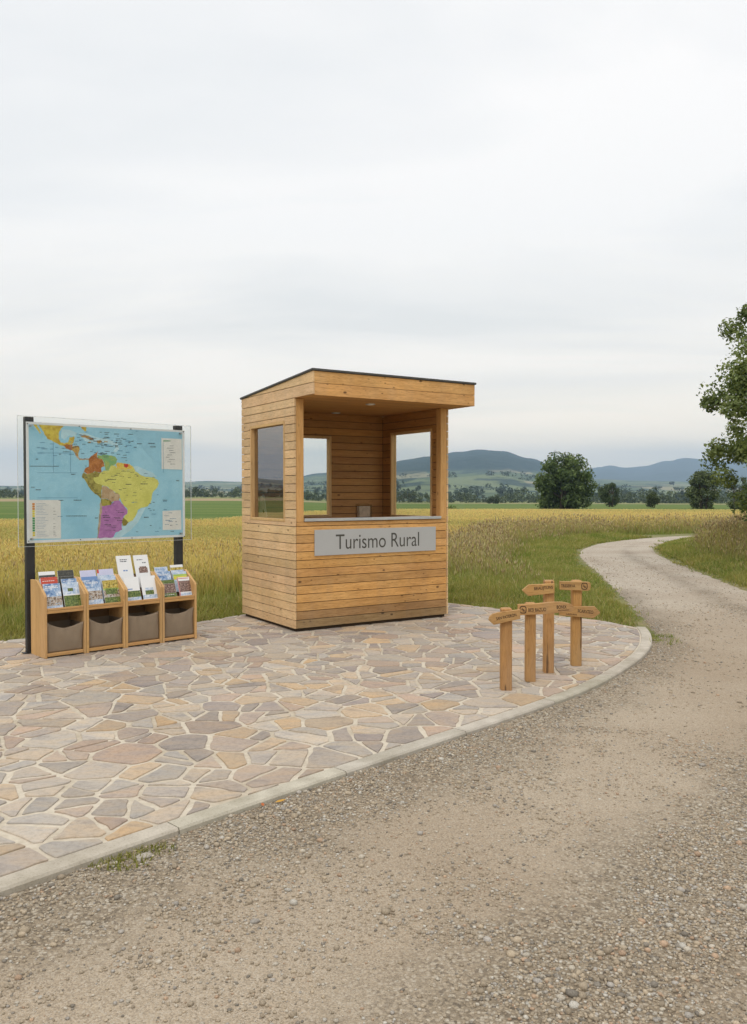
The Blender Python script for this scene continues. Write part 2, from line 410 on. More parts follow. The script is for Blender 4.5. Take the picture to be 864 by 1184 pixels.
rim = np.minimum(dist_poly(V[:, 0], V[:, 1], ROADL), dist_poly(V[:, 0], V[:, 1], ROADR)) < .012; V[rim, 2] = -.10
tag(np_mesh('gravel_road', V, F, road_mat(), k=4, smooth=True, extra={'sand': sv, 'far': sm(6.5, 15, V[:, 1])}), kind='structure')

# loose stones (nobody could count them)
def icos():
    bm = bmesh.new(); bmesh.ops.create_icosphere(bm, subdivisions=1, radius=1)
    v = np.array([p.co[:] for p in bm.verts]); f = np.array([[q.index for q in t.verts] for t in bm.faces]); bm.free(); return v, f
IV, IF = icos()
def stones(n, y0, y1, smin, smax, power, dens):
    y = RNG.uniform(y0, y1, n * 3); x = RNG.uniform(-1, 1, n * 3) * (.50 * y + .35)
    keep = RNG.uniform(0, 1, n * 3) < (.5 * y + .35) / (.5 * y1 + .35) * 1.0
    x, y = x[keep], y[keep]
    ok = inpoly(x, y, ROAD) & ~inpoly(x, y, PATIO); x, y = x[ok], y[ok]
    ke = np.exp(-(dist_poly(x, y, KERB_OUT) / .3) ** 2) * .4
    p = dens(x, y) + ke
    ok = RNG.uniform(0, 1, len(x)) < p; x, y = x[ok][:n], y[ok][:n]
    k = len(x)
    s = smin + (smax - smin) * RNG.uniform(0, 1, k) ** power
    return x, y, s
def clumpy(x, y):
    sa = sand_at(x, y)
    q = .55 * vnoise(x, y, 5, .55) + .45 * vnoise(x, y, 6, .16)
    heap = np.exp(-(((x - .95) / .45) ** 2 + ((y - 2.75) / .5) ** 2)) + .8 * np.exp(-(((x - .3) / .3) ** 2 + ((y - 2.5) / .25) ** 2)) + .7 * np.exp(-(((x + .75) / .35) ** 2 + ((y - 2.85) / .4) ** 2)) + .6 * np.exp(-(((x - 1.9) / .5) ** 2 + ((y - 3.4) / .5) ** 2))
    return np.clip(sm(.32, .7, q) * (1 - .8 * sa) + .5 * heap * sm(.25, .6, q), .075, 1)
sets = [stones(70000, 2.0, 5.2, .0028, .0085, 2.2, clumpy), stones(36000, 4.6, 11, .004, .010, 2.0, clumpy), stones(15000, 8.5, 19, .007, .014, 1.6, lambda x, y: .12 + clumpy(x, y) * .7), stones(6500, 2.0, 8, .007, .015, 2.0, lambda x, y: clumpy(x, y) ** 1.5),
        stones(420, 2.1, 4.6, .012, .020, 1.5, lambda x, y: clumpy(x, y) ** 2)]
sx = np.concatenate([q[0] for q in sets]); sy = np.concatenate([q[1] for q in sets]); ss = np.concatenate([q[2] for q in sets]); k = len(sx)
ax = ss[:, None] * np.c_[RNG.uniform(.8, 1.35, k), RNG.uniform(.75, 1.1, k), RNG.uniform(.45, .75, k)]
th = RNG.uniform(0, 6.28, k); ct, st_ = np.cos(th), np.sin(th)
P = IV[None] * ax[:, None] * RNG.uniform(.78, 1.12, (k, 12, 1))
PX = P[..., 0] * ct[:, None] - P[..., 1] * st_[:, None]; PY = P[..., 0] * st_[:, None] + P[..., 1] * ct[:, None]
base = -.05 + .018 * (vnoise(sx, sy, 3, .8) - .5) * (1 - sand_at(sx, sy) * .6) - .008 * sand_at(sx, sy)
base = base + .022 * np.exp(-(dist_poly(sx, sy, KERB_OUT) / .3) ** 2)
PZ = P[..., 2] + (base + ax[:, 2] * .45)[:, None]
V = np.stack([PX + sx[:, None], PY + sy[:, None], PZ], -1).reshape(-1, 3)
F = (IF[None] + (np.arange(k) * 12)[:, None, None]).reshape(-1, 3)
pal = np.array([(.42, .345, .25), (.35, .285, .205), (.50, .445, .36), (.25, .22, .18), (.45, .365, .26), (.52, .485, .42), (.40, .365, .32), (.44, .31, .21)])
cc = pal[RNG.choice(len(pal), k, p=[.24, .2, .14, .10, .13, .06, .08, .05])] * RNG.uniform(.8, 1.15, (k, 1))
def stone_mat():
    m = NT('loose_stone'); v = m.coord('Object'); n = m.noise(v, 300, 3)
    c = m.mix(m.attr('tint'), m.mix(m.attr('tint'), (.6, .58, .55), 1.0, 'MULTIPLY'), m.ramp(n, [(.4, 0.), (.7, 1.)]))
    m.pbr(c, .85, m.bump(n, .4, .002), spec=.2); return m.mat
tag(np_mesh('gravel_stones', V, F, stone_mat(), np.repeat(cc, 12, 0), smooth=True), 'loose grey and tan gravel stones strewn over the road', 'gravel', kind='stuff')

# ------------------------------------------------------------------ patio and kerb
def offset_in(line, d):
    q = []
    for k in range(len(line)):
        a = Vector(line[max(k - 1, 0)]); b = Vector(line[min(k + 1, len(line) - 1)])
        t = (b - a).normalized(); q.append((line[k][0] - t.y * d, line[k][1] + t.x * d))
    return q
KO = smooth_line(KERB_OUT, 2); KI = offset_in(KO, .102)
kb = MB()
acc = 0; seg_start = 0
def kerb_piece(i0, i1):
    o_ = KO[i0:i1 + 1]; n_ = KI[i0:i1 + 1]; n = len(o_)
    tt = random.uniform(.92, 1.05)
    vs = [(*p, -.2) for p in o_] + [(*p, -.008) for p in o_] + [(p[0] * .92 + q[0] * .08, p[1] * .92 + q[1] * .08, .002) for p, q in zip(o_, n_)] + [(p[0] * .06 + q[0] * .94, p[1] * .06 + q[1] * .94, .002) for p, q in zip(o_, n_)] + [(*p, -.006) for p in n_] + [(*p, -.2) for p in n_]
    fs = [(r * n + j, r * n + j + 1, (r + 1) * n + j + 1, (r + 1) * n + j) for r in range(5) for j in range(n - 1)]
    fs += [tuple(r * n for r in range(6)), tuple(r * n + n - 1 for r in range(6))[::-1]]
    kb.add(vs, fs, 0, (tt, tt * random.uniform(.98, 1.01), tt * random.uniform(.96, 1.0)))
fine = [KO[0]]; 
def resample(line, step):
    q = [line[0]]; need = step
    for a, b in zip(line[:-1], line[1:]):
        L = math.dist(a, b); pos = 0
        while L - pos >= need:
            pos += need; q.append((a[0] + (b[0] - a[0]) * pos / L, a[1] + (b[1] - a[1]) * pos / L)); need = step
        need -= L - pos
    q.append(line[-1]); return q
KO = resample(KO, .125); KI = offset_in(KO, .102)
n = len(KO)
for a in range(0, n - 1, 8):
    b = min(a + 8, n - 1)
    sv_o, sv_i = KO[b], KI[b]
    if b < n - 1:
        f_ = .95
        KO[b] = tuple(KO[b - 1][j] * (1 - f_) + sv_o[j] * f_ for j in (0, 1)); KI[b] = tuple(KI[b - 1][j] * (1 - f_) + sv_i[j] * f_ for j in (0, 1))
    kerb_piece(a, b); KO[b], KI[b] = sv_o, sv_i
def concrete_mat():
    m = NT('kerb_concrete'); v = m.coord('Object')
    n1 = m.noise(v, 7, 5); n2 = m.noise(v, 120, 3); n3 = m.noise(v, 2.1, 4)
    c = m.mix((.50, .455, .38), (.40, .36, .295), m.ramp(n1, [(.38, 0.), (.66, 1.)]))
    c = m.mix(c, (.30, .265, .20), m.math('MULTIPLY', m.ramp(n3, [(.50, 0.), (.68, 1.)]), .65))
    c = m.mix(c, (.6, .58, .55), m.math('MULTIPLY', m.ramp(n2, [(.5, 0.), (.7, 1.)]), .5), 'MULTIPLY')
    c = m.mix(c, m.attr('tint'), 1.0, 'MULTIPLY')
    m.pbr(c, .9, m.bump(n2, .4, .003), spec=.15); return m.mat
tag(kb.build('kerb', concrete_mat()), kind='structure')

def mortar_mat():
    m = NT('mortar'); v = m.coord('Object'); n1 = m.noise(v, 40, 5); n2 = m.noise(v, 2.5, 4)
    c = m.mix((.57, .505, .405), (.48, .42, .33), m.ramp(n1, [(.35, 0.), (.7, 1.)]))
    c = m.mix(c, (.72, .68, .62), m.math('MULTIPLY', m.ramp(n2, [(.45, 0.), (.65, 1.)]), .7), 'MULTIPLY')
    m.pbr(c, .95, m.bump(n1, .6, .006), spec=.1); return m.mat
inner = [(x, y) for x, y in KI]
pslab = inner + BACK[1:] + [(-9.0, .62), (-6, .62)]
mb = MB(); mb.prism(pslab, 'z', -.2, -.007)
def clip_half(poly, a, b, c):       # keep a*x+b*y<=c
    q = []
    for i in range(len(poly)):
        p, r = poly[i], poly[(i + 1) % len(poly)]
        dp, dr = a * p[0] + b * p[1] - c, a * r[0] + b * r[1] - c
        if dp <= 0: q.append(p)
        if (dp < 0 < dr) or (dr < 0 < dp):
            t = dp / (dp - dr); q.append((p[0] + (r[0] - p[0]) * t, p[1] + (r[1] - p[1]) * t))
    return q
def parea(p): return .5 * sum(p[i][0] * p[(i + 1) % len(p)][1] - p[(i + 1) % len(p)][0] * p[i][1] for i in range(len(p)))
pts = []; rr = random.Random(41)
tries = 0
while tries < 60000:
    tries += 1
    x, y = rr.uniform(-7.2, 3.3), rr.uniform(1.2, 11.5)
    md = .10 + .70 * mnoise.noise(Vector((x * 2.1, y * 2.1, 3.3))) ** 2 + .16 * rr.random() ** 2
    md = max(.14, min(.38, md * 1.18))
    if all((x - p[0]) ** 2 + (y - p[1]) ** 2 > (md * .5 + p[2] * .5) ** 2 for p in pts): pts.append((x, y, md))
PALS = [(.37, .32, .27), (.32, .27, .23), (.42, .345, .265), (.45, .335, .22), (.35, .275, .22), (.30, .25, .225), (.375, .34, .30), (.42, .37, .31), (.39, .29, .225), (.47, .335, .20)]
PW = [16, 13, 15, 8, 14, 8, 13, 11, 10, 4]
PA = np.array([(p[0], p[1]) for p in pts])
PCLIP = offset_in(KO, .114) + [(2.79, 8.78)] + BACK[1:] + [(-9.0, .62), (-6, .62)]
if parea(PCLIP) < 0: PCLIP = PCLIP[::-1]
for (x, y, md) in pts:
    if not (-7.5 < x < 3.3): continue
    dn = np.hypot(PA[:, 0] - x, PA[:, 1] - y); near = np.argsort(dn)[1:26]
    poly = list(PCLIP)
    for j in near:
        px, py = PA[j]; dx, dy = px - x, py - y; L = math.hypot(dx, dy)
        w = .5 + .12 * (md - pts[j][2]) / max(md, pts[j][2]) * 2 * .5
        mx_, my_ = x + dx * w, y + dy * w
        poly = clip_half(poly, dx / L, dy / L, (dx * mx_ + dy * my_) / L - rr.uniform(.008, .018))
        if len(poly) < 3: break
    if len(poly) < 3: continue
    cells = [poly] if len(poly) >= 3 else []
    for _cut in range(2):
        nxt = []
        for pc in cells:
            ar = abs(parea(pc))
            if ar > .030 and rr.random() < (.62 if _cut == 0 else .30):
                gx = sum(p[0] for p in pc) / len(pc); gy = sum(p[1] for p in pc) / len(pc)
                w_, h_ = max(p[0] for p in pc) - min(p[0] for p in pc), max(p[1] for p in pc) - min(p[1] for p in pc)
                an = (0 if w_ > h_ else math.pi / 2) + rr.uniform(-.75, .75); nx_, ny_ = math.cos(an), math.sin(an); o_ = rr.uniform(-.16, .16) * math.sqrt(ar); g_ = rr.uniform(.008, .016)
                c0 = gx * nx_ + gy * ny_ + o_
                nxt += [q for q in (clip_half(pc, nx_, ny_, c0 - g_), clip_half(pc, -nx_, -ny_, -c0 - g_)) if len(q) >= 3]
            else: nxt.append(pc)
        cells = nxt
    for poly in cells:
        if len(poly) < 3 or abs(parea(poly)) < .002: continue
        # uneven edges: subdivide and jitter, then round the corners
        q = []
        for a, b in zip(poly, poly[1:] + poly[:1]):
            L = math.dist(a, b); q.append(a)
            m_ = int(L / .09)
            for s_ in range(1, m_ + 1):
                t = s_ / (m_ + 1); jx = rr.uniform(-.009, .009)
                q.append((a[0] + (b[0] - a[0]) * t + jx * (b[1] - a[1]) / L, a[1] + (b[1] - a[1]) * t - jx * (b[0] - a[0]) / L))
        poly = []
        for a, b in zip(q, q[1:] + q[:1]):
            f_ = .12; poly += [(a[0] + (b[0] - a[0]) * f_, a[1] + (b[1] - a[1]) * f_), (a[0] + (b[0] - a[0]) * (1 - f_), a[1] + (b[1] - a[1]) * (1 - f_))]
        gx = sum(p[0] for p in poly) / len(poly); gy = sum(p[1] for p in poly) / len(poly)
        col = PALS[rr.choices(range(len(PALS)), PW)[0]]; k_ = rr.uniform(.80, 1.10); col = tuple((v * .84 + g_ * .16) * k_ for v, g_ in zip(col, (.385, .335, .285)))
        n = len(poly); hz = rr.uniform(-.001, .002)
        ring = lambda d, z: [(gx + (p[0] - gx) * (1 - d / max(.02, math.dist(p, (gx, gy)))), gy + (p[1] - gy) * (1 - d / max(.02, math.dist(p, (gx, gy)))), z) for p in poly]
        vs = ring(0, -.012) + ring(.0015, -.003 + hz) + ring(.005, -.0005 + hz)
        fs = [(r * n + j, r * n + (j + 1) % n, (r + 1) * n + (j + 1) % n, (r + 1) * n + j) for r in (0, 1) for j in range(n)] + [tuple(range(2 * n, 3 * n))]
        mb.add(vs, fs, 1, col)
def flag_mat():
    m = NT('flagstone'); t = m.attr('tint')
    off = m.mix(t, (91., 57., 33.), 1.0, 'MULTIPLY'); v = m.coord('Object', (1, 1, 1), off); vs = m.coord('Object', (.6, 1.4, 1), off)
    n1 = m.noise(vs, 6, 6, .6, .8); n2 = m.noise(v, 45, 5, .6); n3 = m.noise(v, 160, 2)
    c = m.mix(t, m.mix(t, (1.16, 1.07, .94), 1.0, 'MULTIPLY'), m.ramp(n1, [(.45, 0.), (.66, 1.)]))
    c = m.mix(c, m.mix(t, (.72, .72, .76), 1.0, 'MULTIPLY'), m.math('MULTIPLY', m.ramp(n1, [(.33, 1.), (.46, 0.)]), .8))
    c = m.mix(c, (.70, .69, .68), m.math('MULTIPLY', m.ramp(n2, [(.45, 0.), (.72, 1.)]), .8), 'MULTIPLY')
    c = m.mix(c, (1.22, 1.2, 1.16), m.math('MULTIPLY', m.ramp(n3, [(.5, 0.), (.72, 1.)]), .7), 'MULTIPLY')
    dust = m.noise(m.coord('Object'), .9, 4)
    c = m.mix(c, (.42, .37, .30), m.math('MULTIPLY', m.ramp(dust, [(.45, 0.), (.72, 1.)]), .35))
    h = m.math('ADD', m.math('MULTIPLY', n1, 1.2), m.math('MULTIPLY', n2, .6))
    m.pbr(c, m.ramp(n1, [(.3, .62), (.7, .85)]), m.bump(h, .45, .008), spec=.3); return m.mat
tag(mb.build('patio', [mortar_mat(), flag_mat()]), kind='structure')

# ------------------------------------------------------------------ kiosk
KO_ = (-.8147, 8.473, .0)
kiosk = empty('wooden_kiosk', KO_, R(32.3))
tag(kiosk, 'tall open fronted timber information kiosk with board cladding and a flat overhanging roof', 'kiosk')
KW, KD = 1.99, 1.36
FRONT_WOOD = wood('pine_boards_front', (.70, .40, .15), (.50, .262, .085), 'x', 1.0, .62, 2.0, weather=.12)
SIDE_WOOD = wood('pine_boards_side', (.73, .515, .29), (.59, .395, .205), 'y', .7, .66, 1.8, weather=.16)
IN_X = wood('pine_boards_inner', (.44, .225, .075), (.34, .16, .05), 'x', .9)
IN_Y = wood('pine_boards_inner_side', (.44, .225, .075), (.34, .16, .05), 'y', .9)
POST = wood('pine_post', (.62, .36, .145), (.50, .27, .095), 'z', .5)
TRIM = wood('window_trim', (.62, .41, .20), (.50, .31, .13), 'z', .15)
DARKGAP = plain('board_gap_felt', (.05, .032, .018), .95)
def ptint(r=.10, base=(1, 1, 1)):
    k = 1 + random.uniform(-r, r); return (base[0] * k, base[1] * k * random.uniform(.98, 1.02), base[2] * k * random.uniform(.95, 1.05))
def roofz(y): return 2.651 - .0675 * (y + .404)
def sub_rects(s0, s1, z0, z1, hole):
    if hole is None: return [(s0, s1, z0, z1)]
    h0, h1, g0, g1 = hole
    if s1 <= h0 or s0 >= h1 or z1 <= g0 or z0 >= g1: return [(s0, s1, z0, z1)]
    q = []
    if s0 < h0: q.append((s0, h0, z0, z1))
    if s1 > h1: q.append((h1, s1, z0, z1))
    a, b = max(s0, h0), min(s1, h1)
    if z0 < g0: q.append((a, b, z0, g0))
    if z1 > g1: q.append((a, b, g1, z1))
    return q
def rows(z0, z1, p):
    q = []; z = z0
    while z < z1 - .01: q.append((z, min(z + p, z1))); z += p
    return q
PITCH = .0884; GAP = .0048
def clad(mb, axis, a0, a1, s0, s1, rws, hole, mat, top=None, tints=None, extra=None):
    for ri, (z0, z1) in enumerate(rws):
        t = ptint(.13, (tints or {}).get(ri, (1, 1, 1)))
        for (p, q, u, w) in sub_rects(s0, s1, z0 + GAP, z1 - GAP * .3, hole):
            if w - u < .006 or q - p < .006: continue
            if extra and z0 > 2.40: p = extra
            poly = [(p, u), (q, u), (q, w), (p, w)]
            if top:
                sl_ = (top(1) - top(0)); poly = clip_half(poly, -sl_, 1, top(0) - .002)
                if len(poly) < 3: continue
            mb.prism(poly, axis, a0, a1, mat, t)
def slab(mb, axis, a0, a1, s0, s1, z0, z1, hole, mat):
    for (p, q, u, w) in sub_rects(s0, s1, z0, z1, hole):
        mb.prism([(p, u), (q, u), (q, w), (p, w)], axis, a0, a1, mat)
main_rows = rows(.03, 2.417, PITCH); top_rows = [(2.417, 2.534), (2.534, 2.66)]
HOLE_S = (.225, 1.115, 1.135, 2.20); HOLE_B = (.60, 1.165, 1.14, 2.14)
# left wall
mb = MB()
clad(mb, 'x', 0, .02, .0, KD, main_rows + top_rows, HOLE_S, 0, roofz, None, -.404)
slab(mb, 'x', .021, .05, .024, KD - .024, .03, 2.405, HOLE_S, 1)
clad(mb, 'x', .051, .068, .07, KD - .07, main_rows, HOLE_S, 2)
mb.build('side_wall', [SIDE_WOOD, DARKGAP, IN_Y], kiosk, .0012, 1)
# right wall
mb = MB()
clad(mb, 'x', KW - .02, KW, .0, KD, main_rows, HOLE_S, 0)
slab(mb, 'x', KW - .05, KW - .021, .024, KD - .024, .03, 2.405, HOLE_S, 1)
clad(mb, 'x', KW - .068, KW - .051, .092, KD - .07, main_rows, HOLE_S, 2)
mb.build('side_wall', [SIDE_WOOD, DARKGAP, IN_Y], kiosk, .0012, 1)
# back wall
mb = MB()
clad(mb, 'y', KD - .02, KD, .024, KW - .024, main_rows, HOLE_B, 0)
slab(mb, 'y', KD - .05, KD - .021, .052, KW - .052, .03, 2.405, HOLE_B, 1)
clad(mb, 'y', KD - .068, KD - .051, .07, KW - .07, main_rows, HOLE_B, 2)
mb.build('back_wall', [FRONT_WOOD, DARKGAP, IN_X], kiosk, .0012, 1)
# front wall under the counter; the two lowest boards are weathered brown
mb = MB()
fr = rows(.03, 1.138, PITCH * 1.002)
clad(mb, 'y', 0, .02, .0245, KW - .024, fr, None, 0, None, {0: (.46, .55, .70), 1: (.66, .69, .78)})
slab(mb, 'y', .021, .06, .052, KW - .052, .03, 1.13, None, 1)
mb.build('front_wall', [FRONT_WOOD, DARKGAP], kiosk, .0012, 1)
# plinth, floor
mb = MB(); mb.box(.03, KW - .03, .03, KD - .03, .0, .028); mb.build('plinth', DARKGAP, kiosk)
mb = MB()
for k in range(10): mb.box(.07 + k * .185, .07 + k * .185 + .181, .065, KD - .072, .031, .05, 0, ptint())
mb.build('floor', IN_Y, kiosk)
# corner posts
for x0, x1 in ((.0235, .108), (KW - .108, KW - .0235)):
    mb = MB(); mb.box(x0, x1, .0225, .09, 1.14, 2.415, 0, ptint(.05)); mb.box(x0, x1, .001, .0215, 1.14, 2.415, 0, ptint(.05)); mb.build('corner_post', POST, kiosk, .003)
# counter: timber shelf with steel edge
mb = MB(); mb.box(.110, KW - .110, .012, .42, 1.142, 1.165); mb.build('counter', wood('counter_wood', (.40, .25, .12), (.32, .19, .085), 'x', .2), kiosk, .002)
mb = MB(); mb.box(.110, KW - .110, -.016, .010, 1.144, 1.174); mb.build('counter_edge', plain('brushed_steel_edge', (.62, .63, .64), .35, .85, .08), kiosk, .003)
# inner ledge along the left window
mb = MB(); mb.box(.07, .26, .424, KD - .07, 1.10, 1.128); mb.build('window_ledge', IN_Y, kiosk, .002)
# windows: frame with pane
CLEAR = glass('window_glass', (.94, .955, .945), 1.38)
DUSKY = glass('tinted_window_glass', (.70, .65, .60), 4.6)
def window(axis, a0, a1, hole, pa, gm):
    h0, h1, g0, g1 = hole; t = .030; mb = MB()
    def bar(p, q, u, w, tt): mb.prism([(p, u), (q, u), (q, w), (p, w)], axis, a0, a1, 0, tt)
    e = .0015; tt = ptint(.06)
    bar(h0 + e, h0 + t, g0 + e, g1 - e, ptint(.06)); bar(h1 - t, h1 - e, g0 + e, g1 - e, ptint(.06))
    bar(h0 + t + e, h1 - t - e, g0 + e, g0 + t, tt); bar(h0 + t + e, h1 - t - e, g1 - t, g1 - e, tt)
    f = mb.build('window', TRIM, kiosk, .002, 1)
    mb = MB(); mb.prism([(h0 + t, g0 + t), (h1 - t, g0 + t), (h1 - t, g1 - t), (h0 + t, g1 - t)], axis, pa, pa + .006)
    mb.build('pane', gm, f)
window('x', -.004, .074, HOLE_S, .040, DUSKY)
window('x', KW - .074, KW + .004, HOLE_S, KW - .03, CLEAR)
window('y', KD - .074, KD + .004, HOLE_B, KD - .03, CLEAR)
# soffit boards, fascia, roof sheet
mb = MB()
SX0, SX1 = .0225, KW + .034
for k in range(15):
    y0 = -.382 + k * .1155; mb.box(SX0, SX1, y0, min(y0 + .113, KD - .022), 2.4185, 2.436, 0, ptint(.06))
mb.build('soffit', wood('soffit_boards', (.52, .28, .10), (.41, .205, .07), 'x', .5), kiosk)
mb = MB()
FT = roofz(-.404)
for z0, z1 in ((2.412, 2.529), (2.5325, FT - .003)):
    mb.box(.0215, KW + .058, -.404, -.384, z0, z1, 0, ptint(.05, (1.08, 1.1, 1.15)))
    mb.prism([(-.3825, z0), (KD, z0), (KD, min(z1, roofz(KD) - .003)), (-.3825, min(z1, roofz(-.3825) - .003))], 'x', KW + .036, KW + .056, 1, ptint(.05))
zb = roofz(KD) - .003
mb.box(.0215, KW + .035, KD - .019, KD - .001, 2.42, zb, 0, ptint(.05))
mb.build('fascia', [FRONT_WOOD, SIDE_WOOD], kiosk, .0012, 1)
mb = MB()
y0, y1 = -.418, KD + .02
mb.prism([(y0, roofz(y0)), (y1, roofz(y1)), (y1, roofz(y1) + .022), (y0, roofz(y0) + .022)], 'x', -.013, KW + .072)
mb.build('roof', plain('roof_felt', (.075, .072, .068), .75, 0, .3, 60, .3), kiosk, .003)
# downlights
for (x, y) in ((1.148, 1.15), (.974, .081)):
    mb = MB(); mb.tube([(x, y, 2.4105), (x, y, 2.418)], [.052, .055], 24); d = mb.build('downlight', plain('brushed_nickel', (.55, .55, .54), .4, .7, .05), kiosk)
    mb = MB(); mb.tube([(x, y, 2.4085), (x, y, 2.4103)], [.038, .038], 24); mb.build('lens', plain('frosted_lens', (.82, .82, .80), .5, 0, .03), d)

def kpt(x, y, z):
    a = R(32.3); return (KO_[0] + x * math.cos(a) - y * math.sin(a), KO_[1] + x * math.sin(a) + y * math.cos(a), z)
def text_mesh(name, body, mat, parent, width, height, loc, rot, depth=.0006, bold=False, sq=1.0):
    cu = bpy.data.curves.new(name, 'FONT'); cu.body = body; cu.size = 1; cu.extrude = 0; cu.align_x = 'CENTER'; cu.align_y = 'BOTTOM_BASELINE'
    if bold: cu.offset = .012
    o = bpy.data.objects.new('tmp', cu); COL.objects.link(o)
    dg = bpy.context.evaluated_depsgraph_get(); me = bpy.data.meshes.new_from_object(o.evaluated_get(dg)); bpy.data.objects.remove(o)
    me.name = name
    v = np.zeros(len(me.vertices) * 3, np.float32); me.vertices.foreach_get('co', v); v = v.reshape(-1, 3)
    x0, x1, y0, y1 = v[:, 0].min(), v[:, 0].max(), v[:, 1].min(), v[:, 1].max()
    v[:, 0] = (v[:, 0] - (x0 + x1) / 2) * width / (x1 - x0); v[:, 1] = (v[:, 1] - (y0 + y1) / 2) * height / (y1 - y0)
    me.vertices.foreach_set('co', v.ravel()); me.materials.clear(); me.materials.append(mat)
    t = bpy.data.objects.new(name, me); COL.objects.link(t); t.parent = parent; t.location = loc; t.rotation_euler = rot
    sdf = t.modifiers.new('thick', 'SOLIDIFY'); sdf.thickness = depth; sdf.offset = 1
    return t

# name plate screwed on the front boards
plate = empty('name_plate', kpt(.229, 0, .782), R(32.3)); tag(plate, 'brushed steel sign reading Turismo Rural screwed to the kiosk front boards', 'sign')
def steel_mat():
    m = NT('brushed_steel'); v = m.coord('Object', (.04, 1, 1)); n = m.noise(v, 320, 3); n2 = m.noise(m.coord('Object'), 3, 3)
    c = m.mix((.58, .58, .575), (.50, .50, .495), n); c = m.mix(c, (.9, .9, .9), n2, 'MULTIPLY')
    m.pbr(c, .48, m.bump(n, .08, .001), .55, .4); return m.mat
mb = MB(); mb.box(0, 1.573, -.013, -.001, 0, .272); bp = mb.build('panel', steel_mat(), plate, .0015)
text_mesh('lettering', 'Turismo Rural', plain('engraved_dark', (.075, .07, .058), .6), plate, 1.085, .158, (.795, -.0132, .138), (R(90), 0, 0))
# leaflet box on the counter
bx = empty('leaflet_box', kpt(1.0, .26, 1.1665), R(32.3)); tag(bx, 'small clear leaflet box standing at the back of the kiosk counter', 'leaflet box')
mb = MB()
for a in ((-.085, .085, -.04, -.036, 0, .14), (-.085, .085, .036, .04, 0, .155), (-.085, -.081, -.0355, .0355, 0, .145), (.081, .085, -.0355, .0355, 0, .145), (-.08, .08, -.0355, .0355, 0, .004)): mb.box(*a)
mb.build('clear_case', glass('acrylic_case', (.86, .84, .82), 1.5), bx)
mb = MB(); mb.box(-.072, .070, -.02, .026, .005, .125); mb.build('leaflets', plain('aged_leaflet', (.46, .38, .30), .7, 0, .5, 24), bx)
cd = MB(); cd.prism([(-.12, 0), (.135, 0), (.10, .05), (.0, .27), (-.075, .295), (-.10, .28)], 'x', -.004, .004, 0)
cdo = cd.build('display_card', plain('white_card', (.80, .81, .80), .6, 0, .05), None, .002)
cdo.location = kpt(.135, 1.06, 1.1295); cdo.rotation_euler = (0, R(-7), R(32.3))
tag(cdo, 'white pointed card with a brown dot standing inside the kiosk side window', 'card')
mb = MB(); mb.tube([(-.0042, -.045, .10), (-.0054, -.045, .10)], [.021, .021], 16); mb.build('printed_dot', plain('brown_print', (.20, .12, .08), .6), cdo)

# ------------------------------------------------------------------ map board
RO = Vector((-2.8558, 7.1064, 0)); RA = R(42.5)
def rpt(u, v, z=0): return (RO.x + u * math.cos(RA) - v * math.sin(RA), RO.y + u * math.sin(RA) + v * math.cos(RA), z)
board = empty('map_board', rpt(0, 0), RA); tag(board, 'framed wall map of South America behind a clear sheet on two black posts', 'map board')
BLACK = plain('black_steel', (.030, .029, .028), .5, 0, .25, 40)
for u0, u1 in ((-.026, .052), (1.462, 1.545)):
    mb = MB(); mb.box(u0, u1, .345, .395, 0, 2.125); p = mb.build('post', BLACK, board, .004)
    mb = MB(); mb.box(u0 - .03, u1 + .03, .334, .406, 0, .008); mb.build('foot_plate', BLACK, p, .002)
OUT = lambda *c: c
MU0, MU1, MZ0, MZ1 = -.021, 1.560, .993, 2.079
H8 = [0.001113119506383184, 0.0, -0.008904956051065473, -6.0761790552031834e-05, -0.0017121804551983256, 1.1442226383968979, -0.00014686485825167204, -7.339714745445821e-06]
def muv(x, y):
    d = H8[6] * x + H8[7] * y + 1
    return (MU0 + (MU1 - MU0) * (H8[0] * x + H8[1] * y + H8[2]) / d, MZ0 + (MZ1 - MZ0) * (H8[3] * x + H8[4] * y + H8[5]) / d)
def print_mat(name, col, var=.25, sc=14, c2=None):
    dirt = .5 if var > .22 else .12
    m = NT(name); v = m.coord('Object'); n = m.noise(v, sc, 6, .65); n2 = m.noise(v, sc * 5, 3, .6)
    c = m.mix(col, c2 or tuple(q * (1 - var) for q in col), m.ramp(n, [(.42, 0.), (.58, 1.)])); c = m.mix(c, (.62, .60, .56), m.math('MULTIPLY', m.ramp(n2, [(.5, 0.), (.72, 1.)]), dirt), 'MULTIPLY')
    m.pbr(c, .45, None, spec=.35); return m.mat
MC = ['border', 'sea', 'shelf', 'mexico', 'centam', 'orange', 'green', 'guiana', 'red', 'brazil', 'peru', 'bolivia', 'argentina', 'legend', 'ink', 'blueink', 'chile', 'key1', 'key2', 'key3', 'deep']
